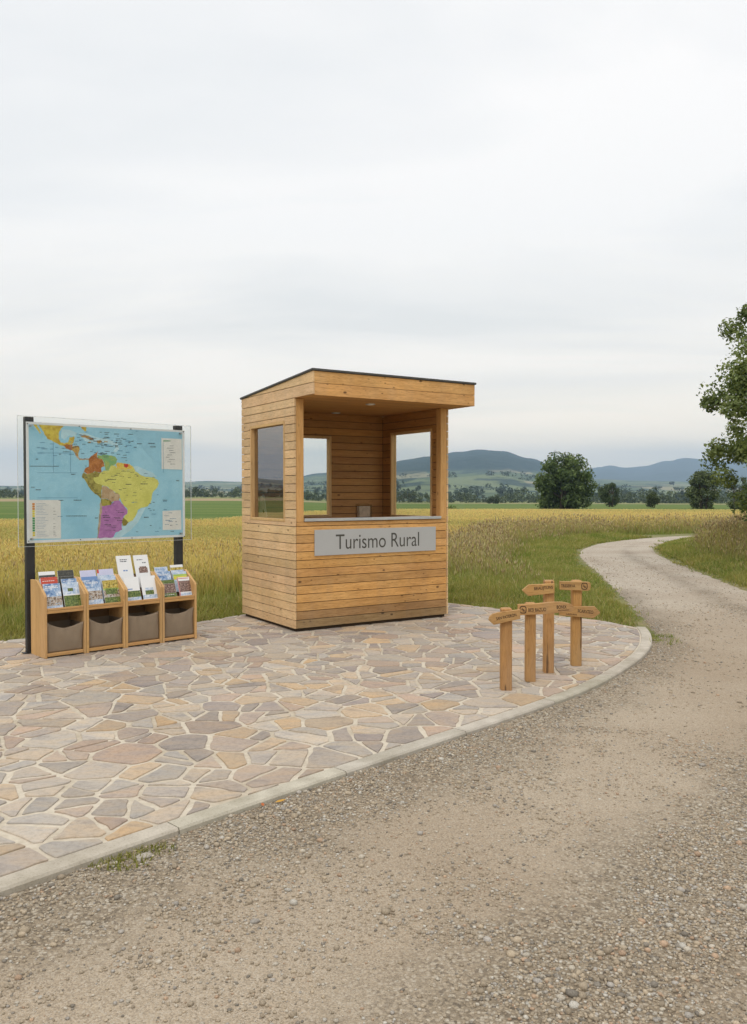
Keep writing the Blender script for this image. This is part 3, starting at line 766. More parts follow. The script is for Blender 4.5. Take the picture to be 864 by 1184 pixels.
MM = {'border': print_mat('map_border', (0.800, 0.800, 0.800), .05), 'sea': print_mat('map_sea', (0.301, 0.576, 0.717), .10, 3, (0.365, 0.640, 0.768)), 'shelf': print_mat('map_shelf', (0.512, 0.730, 0.800), .1), 'deep': print_mat('map_deep', (0.333, 0.608, 0.749), .08, 3),
      'mexico': print_mat('map_mexico', (0.717, 0.563, 0.077), .35, 26, (0.538, 0.358, 0.045)), 'centam': print_mat('map_central', (0.538, 0.384, 0.102), .4, 40, (0.461, 0.218, 0.064)), 'orange': print_mat('map_orange', (0.563, 0.218, 0.051), .45, 26, (0.384, 0.128, 0.026)),
      'green': print_mat('map_green', (0.218, 0.435, 0.179), .3, 26, (0.384, 0.474, 0.128)), 'guiana': print_mat('map_guiana', (0.768, 0.461, 0.064), .3, 30, (0.768, 0.614, 0.128)), 'red': print_mat('map_red', (0.614, 0.045, 0.026), .2, 40), 'brazil': print_mat('map_brazil', (0.717, 0.678, 0.173), .12, 9, (0.640, 0.602, 0.141)),
      'peru': print_mat('map_peru', (0.435, 0.371, 0.077), .45, 26, (0.256, 0.205, 0.038)), 'bolivia': print_mat('map_bolivia', (0.589, 0.435, 0.282), .3, 26, (0.486, 0.320, 0.166)), 'argentina': print_mat('map_argentina', (0.512, 0.218, 0.474), .2, 24, (0.422, 0.166, 0.410)),
      'legend': print_mat('map_legend', (0.794, 0.768, 0.717), .06), 'ink': plain('map_ink', (0.064, 0.064, 0.070), .6), 'blueink': plain('map_blue_ink', (0.077, 0.205, 0.358), .6), 'chile': print_mat('map_chile', (0.589, 0.461, 0.307), .3),
      'key1': plain('map_key_orange', (0.640, 0.256, 0.051), .6), 'key2': plain('map_key_yellow', (0.768, 0.640, 0.064), .6), 'key3': plain('map_key_green', (0.077, 0.307, 0.115), .6)}
mp_ = MB(); MV = .331; layer = [0]
def mi(n): return MC.index(n)
mp_.box(MU0, MU1, MV, MV + .010, MZ0, MZ1, mi('border'))
def mpoly(pts, mat, lift=None):
    layer[0] += 1; d = MV - .0004 - .00004 * layer[0] if lift is None else MV - lift
    q = [muv(*p) for p in pts]
    if parea(q) < 0: q = q[::-1]
    mp_.add([(u, d, z) for u, z in q], [tuple(range(len(q)))], mi(mat))
def mrect(x0, y0, x1, y1, mat, lift=None): mpoly([(x0, y0), (x1, y0), (x1, y1), (x0, y1)], mat, lift)
mpoly([(20, 97), (788, 134), (786, 630), (20, 655)], 'sea')
mpoly([(525, 121.5), (788, 134), (788, 320), (690, 318), (610, 240), (560, 180)], 'deep')
mpoly([(184, 122), (225, 124), (262, 140), (250, 158), (222, 150), (196, 172), (180, 160)], 'shelf'); mpoly([(270, 140), (300, 138), (350, 158), (410, 168), (460, 186), (470, 215), (455, 232), (440, 226), (455, 205), (420, 190), (350, 186), (300, 178)], 'shelf')
mpoly([(530, 300), (560, 298), (640, 332), (660, 352), (590, 345), (548, 330)], 'shelf')
mpoly([(512, 572), (575, 505), (600, 498), (560, 570), (520, 610), (470, 642), (440, 643), (482, 590)], 'shelf')
polys = [
 ('mexico', [(68, 100), (195, 105.5), (180, 118), (170, 140), (168, 165), (178, 185), (196, 190), (215, 185), (222, 160), (245, 155), (249, 165), (238, 190), (228, 197), (200, 205), (165, 192), (140, 180), (112, 168), (100, 150), (95, 135), (80, 115)]),
 ('mexico', [(42, 98.6), (62, 99.6), (68, 115), (82, 140), (76, 143), (60, 122)]),
 ('mexico', [(280, 109.5), (306, 110.7), (306, 130), (298, 132), (286, 120)]),
 ('orange', [(192, 200), (210, 190), (225, 196), (238, 192), (235, 205), (245, 208), (232, 222), (205, 215)]),
 ('centam', [(235, 205), (265, 200), (272, 212), (268, 230), (266, 250), (252, 248), (244, 230), (232, 220)]),
 ('bolivia', [(252, 248), (266, 250), (275, 262), (300, 262), (320, 262), (318, 270), (295, 268), (270, 270), (262, 260)]),
 ('centam', [(275, 150), (300, 147), (325, 158), (342, 168), (330, 172), (305, 163), (280, 157)]),
 ('centam', [(358, 175), (378, 173), (385, 182), (370, 190), (360, 186)]),
 ('centam', [(316, 182), (328, 182), (328, 188), (316, 188)]), ('centam', [(395, 178), (412, 178), (412, 184), (395, 184)]),
 ('chile', [(372, 460), (384, 490), (380, 540), (376, 590), (368, 646), (354, 647), (360, 590), (366, 530), (370, 490)]),
 ('orange', [(318, 262), (330, 250), (345, 240), (364, 226), (358, 245), (362, 260), (385, 265), (392, 280), (396, 300), (380, 305), (378, 330), (350, 322), (335, 330), (310, 338), (292, 325), (298, 310), (316, 302), (318, 285)]),
 ('green', [(358, 245), (380, 248), (390, 242), (420, 247), (450, 252), (460, 265), (455, 285), (440, 295), (425, 298), (415, 322), (400, 318), (396, 300), (392, 280), (385, 265), (362, 260)]),
 ('guiana', [(460, 280), (480, 282), (500, 285), (520, 288), (538, 300), (530, 314), (505, 317), (478, 314), (456, 312), (453, 290)]),
 ('peru', [(292, 328), (310, 338), (335, 330), (350, 322), (375, 330), (365, 352), (342, 354), (344, 368), (360, 380), (384, 392), (382, 405), (378, 425), (376, 456), (365, 442), (345, 432), (325, 412), (310, 388), (298, 368), (284, 355), (282, 348)]),
 ('brazil', [(340, 352), (365, 350), (376, 330), (392, 318), (415, 322), (425, 298), (450, 296), (458, 312), (478, 314), (505, 317), (530, 314), (540, 302), (550, 325), (585, 345), (600, 350), (640, 352), (662, 365), (668, 382), (655, 405), (640, 420), (630, 450), (625, 475), (610, 492), (575, 500), (560, 510), (550, 535), (535, 560), (512, 570), (492, 558), (490, 545), (508, 525), (508, 505), (490, 490), (478, 470), (470, 450), (468, 435), (450, 430), (430, 412), (405, 395), (384, 392), (372, 386), (350, 379), (340, 365)]),
 ('bolivia', [(380, 405), (386, 394), (405, 396), (430, 412), (450, 430), (468, 435), (470, 450), (465, 465), (430, 472), (415, 460), (395, 455), (377, 455), (379, 430)]),
 ('peru', [(376, 456), (395, 456), (415, 461), (430, 473), (425, 486), (395, 491), (381, 489)]),
 ('argentina', [(380, 490), (400, 489), (425, 486), (440, 467), (468, 464), (480, 480), (492, 491), (508, 515), (505, 530), (488, 540), (484, 560), (478, 585), (480, 605), (445, 620), (435, 641), (366, 646), (360, 640), (370, 590), (375, 540), (380, 510)]),
 ('peru', [(486, 545), (500, 556), (512, 570), (500, 585), (482, 585), (480, 570)]),
 ('red', [(492, 288), (512, 287), (516, 298), (505, 306), (494, 302)])]
def wob(pts, a=2.2):
    q = []
    for (x, y), (x2, y2) in zip(pts, pts[1:] + pts[:1]):
        L = math.dist((x, y), (x2, y2)); q.append((x, y)); m_ = int(L / 12)
        for k in range(1, m_ + 1):
            t = k / (m_ + 1); q.append((x + (x2 - x) * t + random.uniform(-a, a), y + (y2 - y) * t + random.uniform(-a, a) * (0 if y < 112 else 1)))
    return q
for nme, pl in polys: mpoly(wob(pl), nme)
mrect(18.5, 461, 175, 646, 'legend'); mpoly([(682, 162), (785, 167), (785, 315), (682, 312)], 'legend'); mpoly([(684, 515), (778, 511), (778, 605), (684, 607)], 'legend')
# printed lines and place marks (too small to read in the picture)
rm = random.Random(5)
def strokes(x, y, w, mat='ink', h=3.2):
    cx = x; h *= .95; w *= .8
    while cx < x + w:
        l = rm.uniform(2.2, 6); mrect(cx, y - h / 2, min(cx + l, x + w), y + h / 2, mat, .0026 + rm.random() * .0001); cx += l + rm.uniform(1, 2.2)
for k in range(90):
    x, y = rm.gauss(390, 95), rm.gauss(195, 38)
    if 215 < x < 560 and 125 < y < 290: strokes(x, y, rm.uniform(10, 34), rm.choice(['ink', 'ink', 'blueink']))
for k in range(16): strokes(rm.uniform(60, 300), rm.uniform(180, 250), rm.uniform(12, 40), rm.choice(['ink', 'blueink']), 3)
for k in range(42): strokes(rm.uniform(350, 640), rm.uniform(310, 480), rm.uniform(8, 26), 'ink', 2.4)
for k in range(14): strokes(rm.uniform(375, 460), rm.uniform(500, 610), rm.uniform(8, 40), 'ink', 2.6)
for k in range(20): strokes(rm.uniform(515, 760), rm.uniform(420, 620), rm.uniform(8, 30), rm.choice(['ink', 'blueink']), 3)
for (x, y, w) in ((385, 545, 46), (392, 580, 40), (410, 362, 52), (500, 386, 36), (575, 384, 46), (300, 298, 8), (228, 338, 28), (54, 265, 16), (30, 400, 20), (52, 412, 30), (560, 190, 30), (616, 188, 40), (625, 205, 36), (755, 368, 20), (165, 463, 30), (240, 462, 50), (620, 585, 12), (590, 545, 30), (345, 548, 18), (300, 352, 10)): strokes(x, y, w, 'ink', 4)
strokes(24, 299, 180, 'ink', 3); strokes(200, 538, 130, 'ink', 3); strokes(160, 540, 30, 'blueink', 3)
for x in (140, 225, 690): mrect(x, 180, x + 1.4, 330, 'blueink', .0022)
for y in (235, 330, 450): mrect(60, y, 260, y + 1.2, 'blueink', .0022)
strokes(455, 235, 1, 'ink')
for k in range(22):
    y = 478 + k * 7.4; strokes(54, y, rm.uniform(35, 75), 'legend' if k % 9 == 8 else 'blueink', 1.4); 
    if rm.random() < .5: strokes(138, y, rm.uniform(6, 20), 'ink', 2)
for k in range(14): mrect(34, 476 + k * 11.5, 46, 476 + k * 11.5 + 9, ['key1', 'key2', 'key3'][0 if k < 3 else (1 if k < 6 or k > 11 else 2)], .003)
strokes(692, 176, 46, 'key3', 7)
for k in range(9): strokes(rm.uniform(695, 730), 200 + k * 11, rm.uniform(20, 45), 'ink', 2.4)
for k in range(5): strokes(rm.uniform(692, 725), 524 + k * 14, rm.uniform(20, 40), 'blueink', 2.4)
for t in (0, .33, .66, 1.0):
    mrect(14 + 780 * t - 3, 93 + 36 * t, 14 + 780 * t + 3, 98 + 36 * t, 'ink', .003); mrect(14 + 780 * t - 3, 656 - 20 * t, 14 + 780 * t + 3, 660 - 20 * t, 'ink', .003)
mp_.build('map_sheet', [MM[k] for k in MC], board)
mb = MB(); mb.box(-.106, 1.613, .300, .306, .966, 2.124); ac = mb.build('clear_sheet', glass('clear_acrylic', (.955, .965, .96), 1.32), board, .001, 1)
mb = MB()
for (a, b, c, d) in ((-.109, -.1065, .966, 2.124), (1.6135, 1.616, .966, 2.124)): mb.box(a, b, .299, .307, c, d)
for (c, d) in ((.963, .9655), (2.1245, 2.127)): mb.box(-.109, 1.616, .299, .307, c, d)
mb.build('polished_edge', plain('polished_acrylic_edge', (.55, .58, .58), .3, 0, .05), ac)
BOLT = plain('bolt_steel', (.4, .4, .4), .35, .8)
for u in (.013, 1.503):
    for z in (1.03, 2.045):
        mb = MB(); mb.tube([(u, .294, z), (u, .344, z)], [.009, .009], 10); mb.build('spacer_bolt', BOLT, board)

# ------------------------------------------------------------------ brochure racks, bins, brochures
OAK = wood('rack_wood_side', (.58, .36, .16), (.47, .275, .11), 'z', .2, .5, .7)
OAKX = wood('rack_wood_rail', (.54, .315, .125), (.44, .245, .09), 'x', .2, .5, .7)
OAKD = wood('rack_wood_shaded', (.22, .125, .055), (.16, .09, .036), 'x', .2, .6)  # darker copy of the rack wood, compartment shade put into its colour
RW = .375
def rack(i, label):
    t = empty('brochure_rack', rpt(i * RW, 0), RA); tag(t, label, 'brochure rack', 'wooden brochure racks standing side by side')
    prof = [(0, 0), (.327, 0), (.327, .668), (.19, .672), (.012, .556), (0, .538)]
    for x0 in (.0015, RW - .0235):
        mb = MB()
        if i == 0 and x0 < .1:                                    # outer side shows three boards
            for a, b in ((0, .105), (.1058, .215), (.2158, .327)):
                pl = clip_half(clip_half(prof, 1, 0, b), -1, 0, -a); mb.prism(pl, 'x', x0, x0 + .022, 0, ptint(.07))
        else: mb.prism(prof, 'x', x0, x0 + .022, 0, ptint(.06))
        mb.build('side_panel', OAK, t, .002, 1)
    a, b = .025, RW - .025
    mb = MB(); mb.box(a, b, .004, .300, .012, .040, 0, ptint(.05)); mb.build('bottom_panel', OAKX, t, .002, 1)
    mb = MB(); mb.box(a, b, .004, .30, .388, .412, 0, ptint(.05)); mb.box(a, b, .003, .020, .414, .434, 0, ptint(.05)); mb.build('shelf', OAKX, t, .002, 1)
    mb = MB(); mb.box(a, b, .304, .318, .012, .655, 0); mb.build('back_panel', OAKD, t)
    mb = MB(); mb.prism([(.104, .414), (.114, .414), (.222, .652), (.212, .654)], 'x', a, b); mb.build('display_slope', OAKD, t)
    return t
rack(0, 'wooden brochure rack with boarded outer side, holding the brochure with a red cover')
rack(1, 'wooden brochure rack between the red brochure rack and the rack of white leaflets')
rack(2, 'wooden brochure rack holding tall white leaflets')
rack(3, 'wooden brochure rack at the kiosk end of the row, beside the rack of white leaflets')
def cloth_mat():
    m = NT('taupe_canvas'); v = m.coord('Object'); w = m.n('ShaderNodeTexWave'); w.inputs['Scale'].default_value = 240; m.l(v, w.inputs['Vector']); n = m.noise(v, 16, 4)
    c = m.mix((.27, .205, .14), (.225, .168, .115), n); m.pbr(c, .9, m.bump(w.outputs['Fac'], .15, .001), spec=.15); return m.mat
CANVAS = cloth_mat()
def bin_(i, label, sag):
    t = empty('fabric_bin', rpt(i * RW + RW / 2, .016, .0405), RA); tag(t, label, 'fabric bin', 'taupe fabric bins in the lower rack compartments')
    hw = RW / 2 - .028; rr = random.Random(i + 3); nU, nZ = 18, 12; vs = []; fs = []
    k1, k2 = rr.uniform(-.018, .018), rr.uniform(.8, 1.2)
    for a in range(nZ + 1):
        for b in range(nU + 1):
            u = -1 + 2 * b / nU; w = a / nZ
            top = .262 - sag * 1.15 * (1 - abs(u) ** 1.8) + k1 * u
            z = w * top
            fold = .009 * math.sin(u * 5.2 * k2 + w * 3 + i) * w + .004 * math.sin(u * 11 + i * 2 - w * 4) * w * w + .008 * math.exp(-((abs(u) - (1 - .55 * (1 - w))) / .12) ** 2) * w
            y = -.012 * (1 - u * u) * math.sin(math.pi * min(1, w * 1.0)) * .5 + .018 * (1 - u * u) * w ** 3 - fold
            vs.append((u * hw, y + .006, z))
    N = nU + 1
    for a in range(nZ):
        for b in range(nU): fs.append((a * N + b, a * N + b + 1, (a + 1) * N + b + 1, (a + 1) * N + b))
    mb = MB(); mb.add(vs, fs)
    fp = mb.build('front_panel', CANVAS, t, smooth=True); so_ = fp.modifiers.new('thick', 'SOLIDIFY'); so_.thickness = .004; so_.offset = -1
    mb = MB()
    for x0 in (-hw, hw - .004): mb.prism([(.012, .002), (.27, .002), (.27, .235), (.012, .238)], 'x', x0, x0 + .004)
    mb.box(-hw + .0045, hw - .0045, .266, .270, .002, .235); mb.box(-hw + .0045, hw - .0045, .012, .2655, .0, .004)
    mb.build('body', CANVAS, t)
bin_(0, 'taupe fabric bin under the brochure with a red cover', .048)
bin_(1, 'taupe fabric bin under the yellow autumn landscape brochure', .052)
bin_(2, 'taupe fabric bin under the tall white leaflets', .022)
bin_(3, 'taupe fabric bin in the rack nearest the kiosk', .035)

def cover(name, stops, sc=(40, 40, 40), detail=5, dist=.5):
    m = NT(name); v = m.coord('Object', (1, 1, 1)); n = m.noise(v, sc[0], detail, .7, dist)
    c = m.ramp(n, stops); m.pbr(c, .30, None, spec=.45); return m.mat
CV = {'paper': plain('paper', (.76, .76, .75), .5, 0, .03), 'sky': cover('cover_sky', [(.36, (.05, .12, .30)), (.50, (.22, .34, .52)), (.64, (.68, .71, .75))], (18,) * 3), 'town': cover('cover_town', [(.38, (.04, .035, .03)), (.47, (.26, .17, .11)), (.54, (.60, .54, .45)), (.62, (.17, .24, .33))], (48,) * 3),
      'green': cover('cover_green', [(.36, (.02, .04, .012)), (.5, (.10, .15, .03)), (.62, (.24, .27, .07)), (.7, (.55, .55, .40))], (60,) * 3), 'red': cover('cover_red', [(.4, (.55, .07, .03)), (.7, (.42, .05, .03))], (30,) * 3), 'dark': cover('cover_dark', [(.4, (.025, .03, .025)), (.65, (.10, .09, .07))], (60,) * 3),
      'gold': cover('cover_gold', [(.38, (.10, .09, .02)), (.52, (.50, .36, .05)), (.66, (.60, .55, .25))], (50,) * 3), 'pale': cover('cover_pale', [(.38, (.26, .38, .56)), (.52, (.50, .58, .68)), (.64, (.74, .76, .78))], (30,) * 3), 'brown': cover('cover_brown', [(.38, (.05, .03, .025)), (.52, (.22, .13, .10)), (.64, (.50, .38, .32))], (70,) * 3),
      'ink': plain('cover_ink', (.10, .105, .12), .6), 'blue': plain('cover_blue', (.16, .27, .50), .5), 'lilac': plain('cover_lilac', (.55, .55, .70), .5), 'yellow': plain('cover_yellow', (.66, .56, .06), .5), 'pink': plain('cover_pink', (.55, .22, .24), .5), 'lime': plain('cover_lime', (.36, .50, .10), .5)}
CK = list(CV)
TILT = R(20)
def brochure(i, uc, tier, w, h, bands, label, lift=0.0, extra=(), rot=0.0, name='brochure'):
    # stands on the shelf or on the edge of the one before it, leaning back on the slope
    v0 = .040 + .050 * tier + lift * .445; z0 = .4135 + .055 * tier + lift
    mb = MB(); mb.box(-w / 2, w / 2, 0, .004, 0, h, CK.index('paper'), (1, 1, 1))
    y = 0.0; rr = random.Random(hash(label) % 9973 if False else sum(map(ord, label)))
    for (frac, mat) in bands:                          # bottom to top
        y2 = y + frac * h
        mb.add([(-w / 2 + .001, -.0006, y + .0005), (w / 2 - .001, -.0006, y + .0005), (w / 2 - .001, -.0006, y2 - .0005), (-w / 2 + .001, -.0006, y2 - .0005)], [(0, 1, 2, 3)], CK.index(mat))
        y = y2
    for (x0, x1, a, b, mat) in extra:
        mb.add([(-w / 2 + x0 * w, -.0012, a * h), (-w / 2 + x1 * w, -.0012, a * h), (-w / 2 + x1 * w, -.0012, b * h), (-w / 2 + x0 * w, -.0012, b * h)], [(0, 1, 2, 3)], CK.index(mat))
    o = mb.build(name, [CV[k] for k in CK])
    o.location = rpt(i * RW + uc, v0, z0); o.rotation_euler = (-TILT, rot, RA)
    tag(o, label, 'brochure', 'brochures and leaflets in the wooden racks'); return o
def words_(y0, n, mat='ink', x0=.1, x1=.85, hh=.022, seed=1):
    r = random.Random(seed); q = []
    for k in range(n):
        y = y0 - k * hh * 1.9; x = x0
        while x < x1 - .05:
            l = r.uniform(.06, .2); q.append((x, min(x + l, x1), y, y + hh, mat)); x += l + .03
    return q
A_, B_ = .103, .272
brochure(0, A_, 2, .145, .235, [(.6, 'paper'), (.12, 'lilac'), (.14, 'dark'), (.14, 'paper')], 'white brochure with a grey top band, behind the red cover', -.005, words_(.80, 2, seed=3))
brochure(0, A_ + .002, 1, .150, .235, [(.72, 'red'), (.2, 'red'), (.08, 'red')], 'brochure with a plain red cover half hidden behind the blue town brochure', .003, words_(.84, 1, 'paper', seed=4))
brochure(0, A_ + .005, 0, .152, .240, [(.06, 'paper'), (.10, 'pale'), (.34, 'town'), (.50, 'sky')], 'blue brochure with a town picture, in front of the red cover', 0, words_(.88, 2, 'paper', hh=.03, seed=5))
brochure(0, B_, 2, .145, .235, [(.75, 'dark'), (.25, 'dark')], 'brochure with a dark green cover at the back of the red brochure rack', -.004)
brochure(0, B_ + .008, 1, .140, .235, [(.7, 'town'), (.3, 'sky')], 'brochure with a blue and white picture under the dark green cover', -.022, words_(.9, 1, 'paper', seed=6))
brochure(0, B_ + .004, 0, .150, .238, [(.04, 'paper'), (.46, 'green'), (.50, 'pale')], 'brochure with green trees under a pale sky, beside the blue town brochure', 0, [(.3, .62, .66, .78, 'green'), (.0, 1, .5, .54, 'paper')])
brochure(1, A_, 2, .150, .230, [(.7, 'pale'), (.3, 'lilac')], 'lilac topped leaflet at the very back, behind the blue banded leaflet', -.012)
brochure(1, A_ - .006, 1, .155, .228, [(.6, 'pale'), (.25, 'sky'), (.15, 'blue')], 'blue banded leaflet showing just above the blue and white coast brochure', -.010)
brochure(1, A_ + .005, 0, .150, .246, [(.24, 'pale'), (.34, 'town'), (.10, 'pale'), (.32, 'sky')], 'blue and white coast brochure with a dark row of houses', 0, words_(.9, 2, 'paper', seed=8))
brochure(1, B_ - .002, 2, .160, .230, [(.75, 'pale'), (.25, 'lilac')], 'pale lilac leaflet with an orange tab behind the yellow brochure', -.012, [(.0, .12, .84, 1.0, 'red')])
brochure(1, B_ + .002, 1, .150, .222, [(.75, 'pale'), (.25, 'pale')], 'plain pale blue leaflet directly behind the yellow brochure', -.010)
brochure(1, B_ + .002, 0, .152, .232, [(.05, 'paper'), (.25, 'green'), (.30, 'town'), (.06, 'lime'), (.34, 'gold')], 'brochure with a yellow autumn landscape cover', 0, [(.15, .9, .42, .66, 'green'), (.15, .9, .64, .67, 'lime')])
brochure(2, A_ - .004, 2, .150, .325, [(1.0, 'paper')], 'tall white leaflet with two lines of grey heading', .012, words_(.86, 2, hh=.028, x0=.22, x1=.7, seed=9) + words_(.52, 1, 'blue', x0=.35, x1=.7, hh=.04, seed=10), name='leaflet')
brochure(2, A_ + .006, 0, .150, .245, [(.08, 'paper'), (.12, 'pale'), (.25, 'green'), (.55, 'paper')], 'white leaflet with a green tree picture at the front, under the grey heading', 0, [(.1, .5, .5, .54, 'blue')], name='leaflet')
brochure(2, B_ + .002, 2, .150, .322, [(1.0, 'paper')], 'tall white leaflet with a brown arched picture', .012, [(.25, .85, .44, .60, 'brown'), (.32, .78, .60, .64, 'brown')] + words_(.84, 1, x0=.2, x1=.6, seed=12) + words_(.74, 1, x0=.55, x1=.8, hh=.03, seed=13), name='leaflet')
brochure(2, B_ + .010, 0, .155, .246, [(.1, 'paper'), (.14, 'pale'), (.18, 'paper'), (.58, 'paper')], 'white leaflet with a small green landscape below the brown arched picture', 0, [(.2, .75, .25, .42, 'green'), (.2, .75, .40, .52, 'pale')], name='leaflet')
brochure(3, A_ - .01, 2, .140, .205, [(.7, 'pale'), (.3, 'pale')], 'pale blue leaflet at the back of the rack nearest the kiosk', -.004, words_(.9, 2, 'blue', seed=14))
brochure(3, A_ - .004, 1, .145, .205, [(.5, 'pale'), (.5, 'sky')], 'light blue picture leaflet above the dark green brochure nearest the kiosk', .010, words_(.85, 2, 'paper', seed=15))
brochure(3, A_ + .005, 0, .150, .190, [(.3, 'green'), (.5, 'brown'), (.2, 'green')], 'brochure with a dark green and brown woodland picture', 0, words_(.2, 1, 'paper', seed=16))
brochure(3, B_ - .006, 2, .140, .215, [(.75, 'pale'), (.13, 'gold'), (.12, 'paper')], 'cream topped leaflet at the kiosk end of the racks', -.002)
brochure(3, B_ - .002, 1, .150, .205, [(.6, 'pale'), (.16, 'yellow'), (.1, 'lime'), (.14, 'pale')], 'leaflet with a yellow and green band above the pink brochure', .0)
brochure(3, B_ + .010, 0, .135, .205, [(.1, 'paper'), (.12, 'pale'), (.05, 'paper'), (.55, 'brown'), (.18, 'paper')], 'brochure with a pink edge round a brown photograph', 0, [(.0, .08, 0, 1, 'pink'), (.1, .9, .92, .96, 'pink')])

# ------------------------------------------------------------------ signposts
SP = wood('signpost_wood', (.50, .285, .105), (.35, .18, .06), 'z', .45, .66, 1.6, weather=.30, crack=.8)
SB = wood('sign_board_wood', (.52, .315, .125), (.38, .21, .075), 'x', .4, .66, 1.6, weather=.22)
BURN = plain('burnt_lettering', (.055, .032, .018), .8)
def signpost(loc, w, h, yaw, label, boards, cap=True):
    t = empty('signpost', (loc[0], loc[1], 0), yaw); tag(t, label, 'signpost', 'small wooden signposts on the stone patio')
    mb = MB(); a = w / 2; c = .008
    pl = [(-a, -a + c), (-a + c, -a), (a - c, -a), (a, -a + c), (a, a - c), (a - c, a), (-a + c, a), (-a, a - c)]
    mb.prism(pl, 'z', 0, h - .008, 0, ptint(.06)); k = mb
    n = 8; b0 = len(mb.v); q = [(x * .86, y * .86, h) for x, y in pl] + [(x, y, h - .0079) for x, y in pl]
    mb.add(q, [tuple(range(8))] + [(8 + j, 8 + (j + 1) % 8, (j + 1) % 8, j) for j in range(8)], 0, mb.t[-1])
    mb.build('post', SP, t)
    for bd in boards:
        mb = MB(); mb.prism(bd['poly'], 'y', -a - bd.get('th', .028), -a - .0005, 0, ptint(.06)); f = -a - bd.get('th', .028)
        s = mb.build('sign_board', SB, t, .003)
        for (txt, x, z, wd, hh, rl) in bd['text']:
            text_mesh('lettering', txt, BURN, s, wd, hh, (x, f - .0002, z), (R(90), -rl, 0), .0006, True)
        for (x, z, sz) in bd.get('icon', []):
            mi_ = MB(); n = 20
            for k in range(n):
                a0, a1 = k * 2 * math.pi / n, (k + 1) * 2 * math.pi / n
                sq = lambda an, r: (x + r * math.copysign(abs(math.cos(an)) ** .6, math.cos(an)), z + r * 1.12 * math.copysign(abs(math.sin(an)) ** .6, math.sin(an)))
                p = [sq(a0, sz), sq(a1, sz), sq(a1, sz * .76), sq(a0, sz * .76)]
                mi_.add([(q[0], f - .0012, q[1]) for q in p], [(3, 2, 1, 0)])
            for (dx0, dx1, dz0, dz1) in ((-.5, .3, -.1, .15), (-.1, .5, -.5, -.2), (-.4, -.1, .3, .5)):
                mi_.add([(x + dx0 * sz, f - .0012, z + dz0 * sz), (x + dx1 * sz, f - .0012, z + dz0 * sz), (x + dx1 * sz, f - .0012, z + dz1 * sz), (x + dx0 * sz, f - .0012, z + dz1 * sz)], [(0, 1, 2, 3)])
            mi_.build('emblem', BURN, s)
    return t
def rel(pts, cx): return [(x - cx, z) for x, z in pts]
signpost((.973, 6.01), .080, .600, 0, 'signpost with a single short board with a rounded tip, lowest of the group',
  [dict(poly=rel([(.836, .520), (.874, .486), (1.066, .530), (1.066, .598), (.900, .575), (.868, .566), (.842, .545)], .973), text=[('SAN PATERON', -.010, .546, .150, .023, R(12))])])
signpost((1.204, 6.287), .075, .602, 0, 'signpost whose long rounded board with a dark emblem reaches across the next post',
  [dict(poly=rel([(1.097, .597), (1.099, .513), (1.30, .522), (1.505, .543), (1.527, .560), (1.520, .583), (1.488, .604), (1.44, .615), (1.37, .616), (1.20, .600)], 1.204), text=[('BESI BAZUO', .040, .557, .135, .027, R(2)), ('BONIX', .225, .578, .075, .027, R(3)), ('MONTE BLANCO', .240, .5535, .080, .009, R(4))], icon=[(-.068, .557, .026)])])
signpost((1.409, 6.591), .078, .742, 0, 'tallest signpost with one arrow board pointing towards the kiosk',
  [dict(poly=rel([(1.184, .668), (1.232, .622), (1.442, .645), (1.442, .722), (1.235, .712)], 1.409), text=[('BRAUJTUNS', -.055, .684, .150, .032, R(5))])])
signpost((1.697, 6.856), .080, .714, 0, 'signpost by the road with two boards, the lower one an arrow',
  [dict(poly=rel([(1.542, .712), (1.545, .640), (1.778, .632), (1.793, .640), (1.802, .670), (1.795, .700), (1.778, .706)], 1.697), text=[('TRESERVA', -.085, .674, .118, .026, R(-1))], icon=[(.050, .671, .026)]),
   dict(poly=rel([(1.549, .504), (1.835, .502), (1.882, .450), (1.824, .403), (1.540, .428)], 1.697), text=[('SCARVTEO', .060, .461, .130, .026, R(-6)), ('LAGUNA', -.055, .437, .09, .014, R(-4))])])

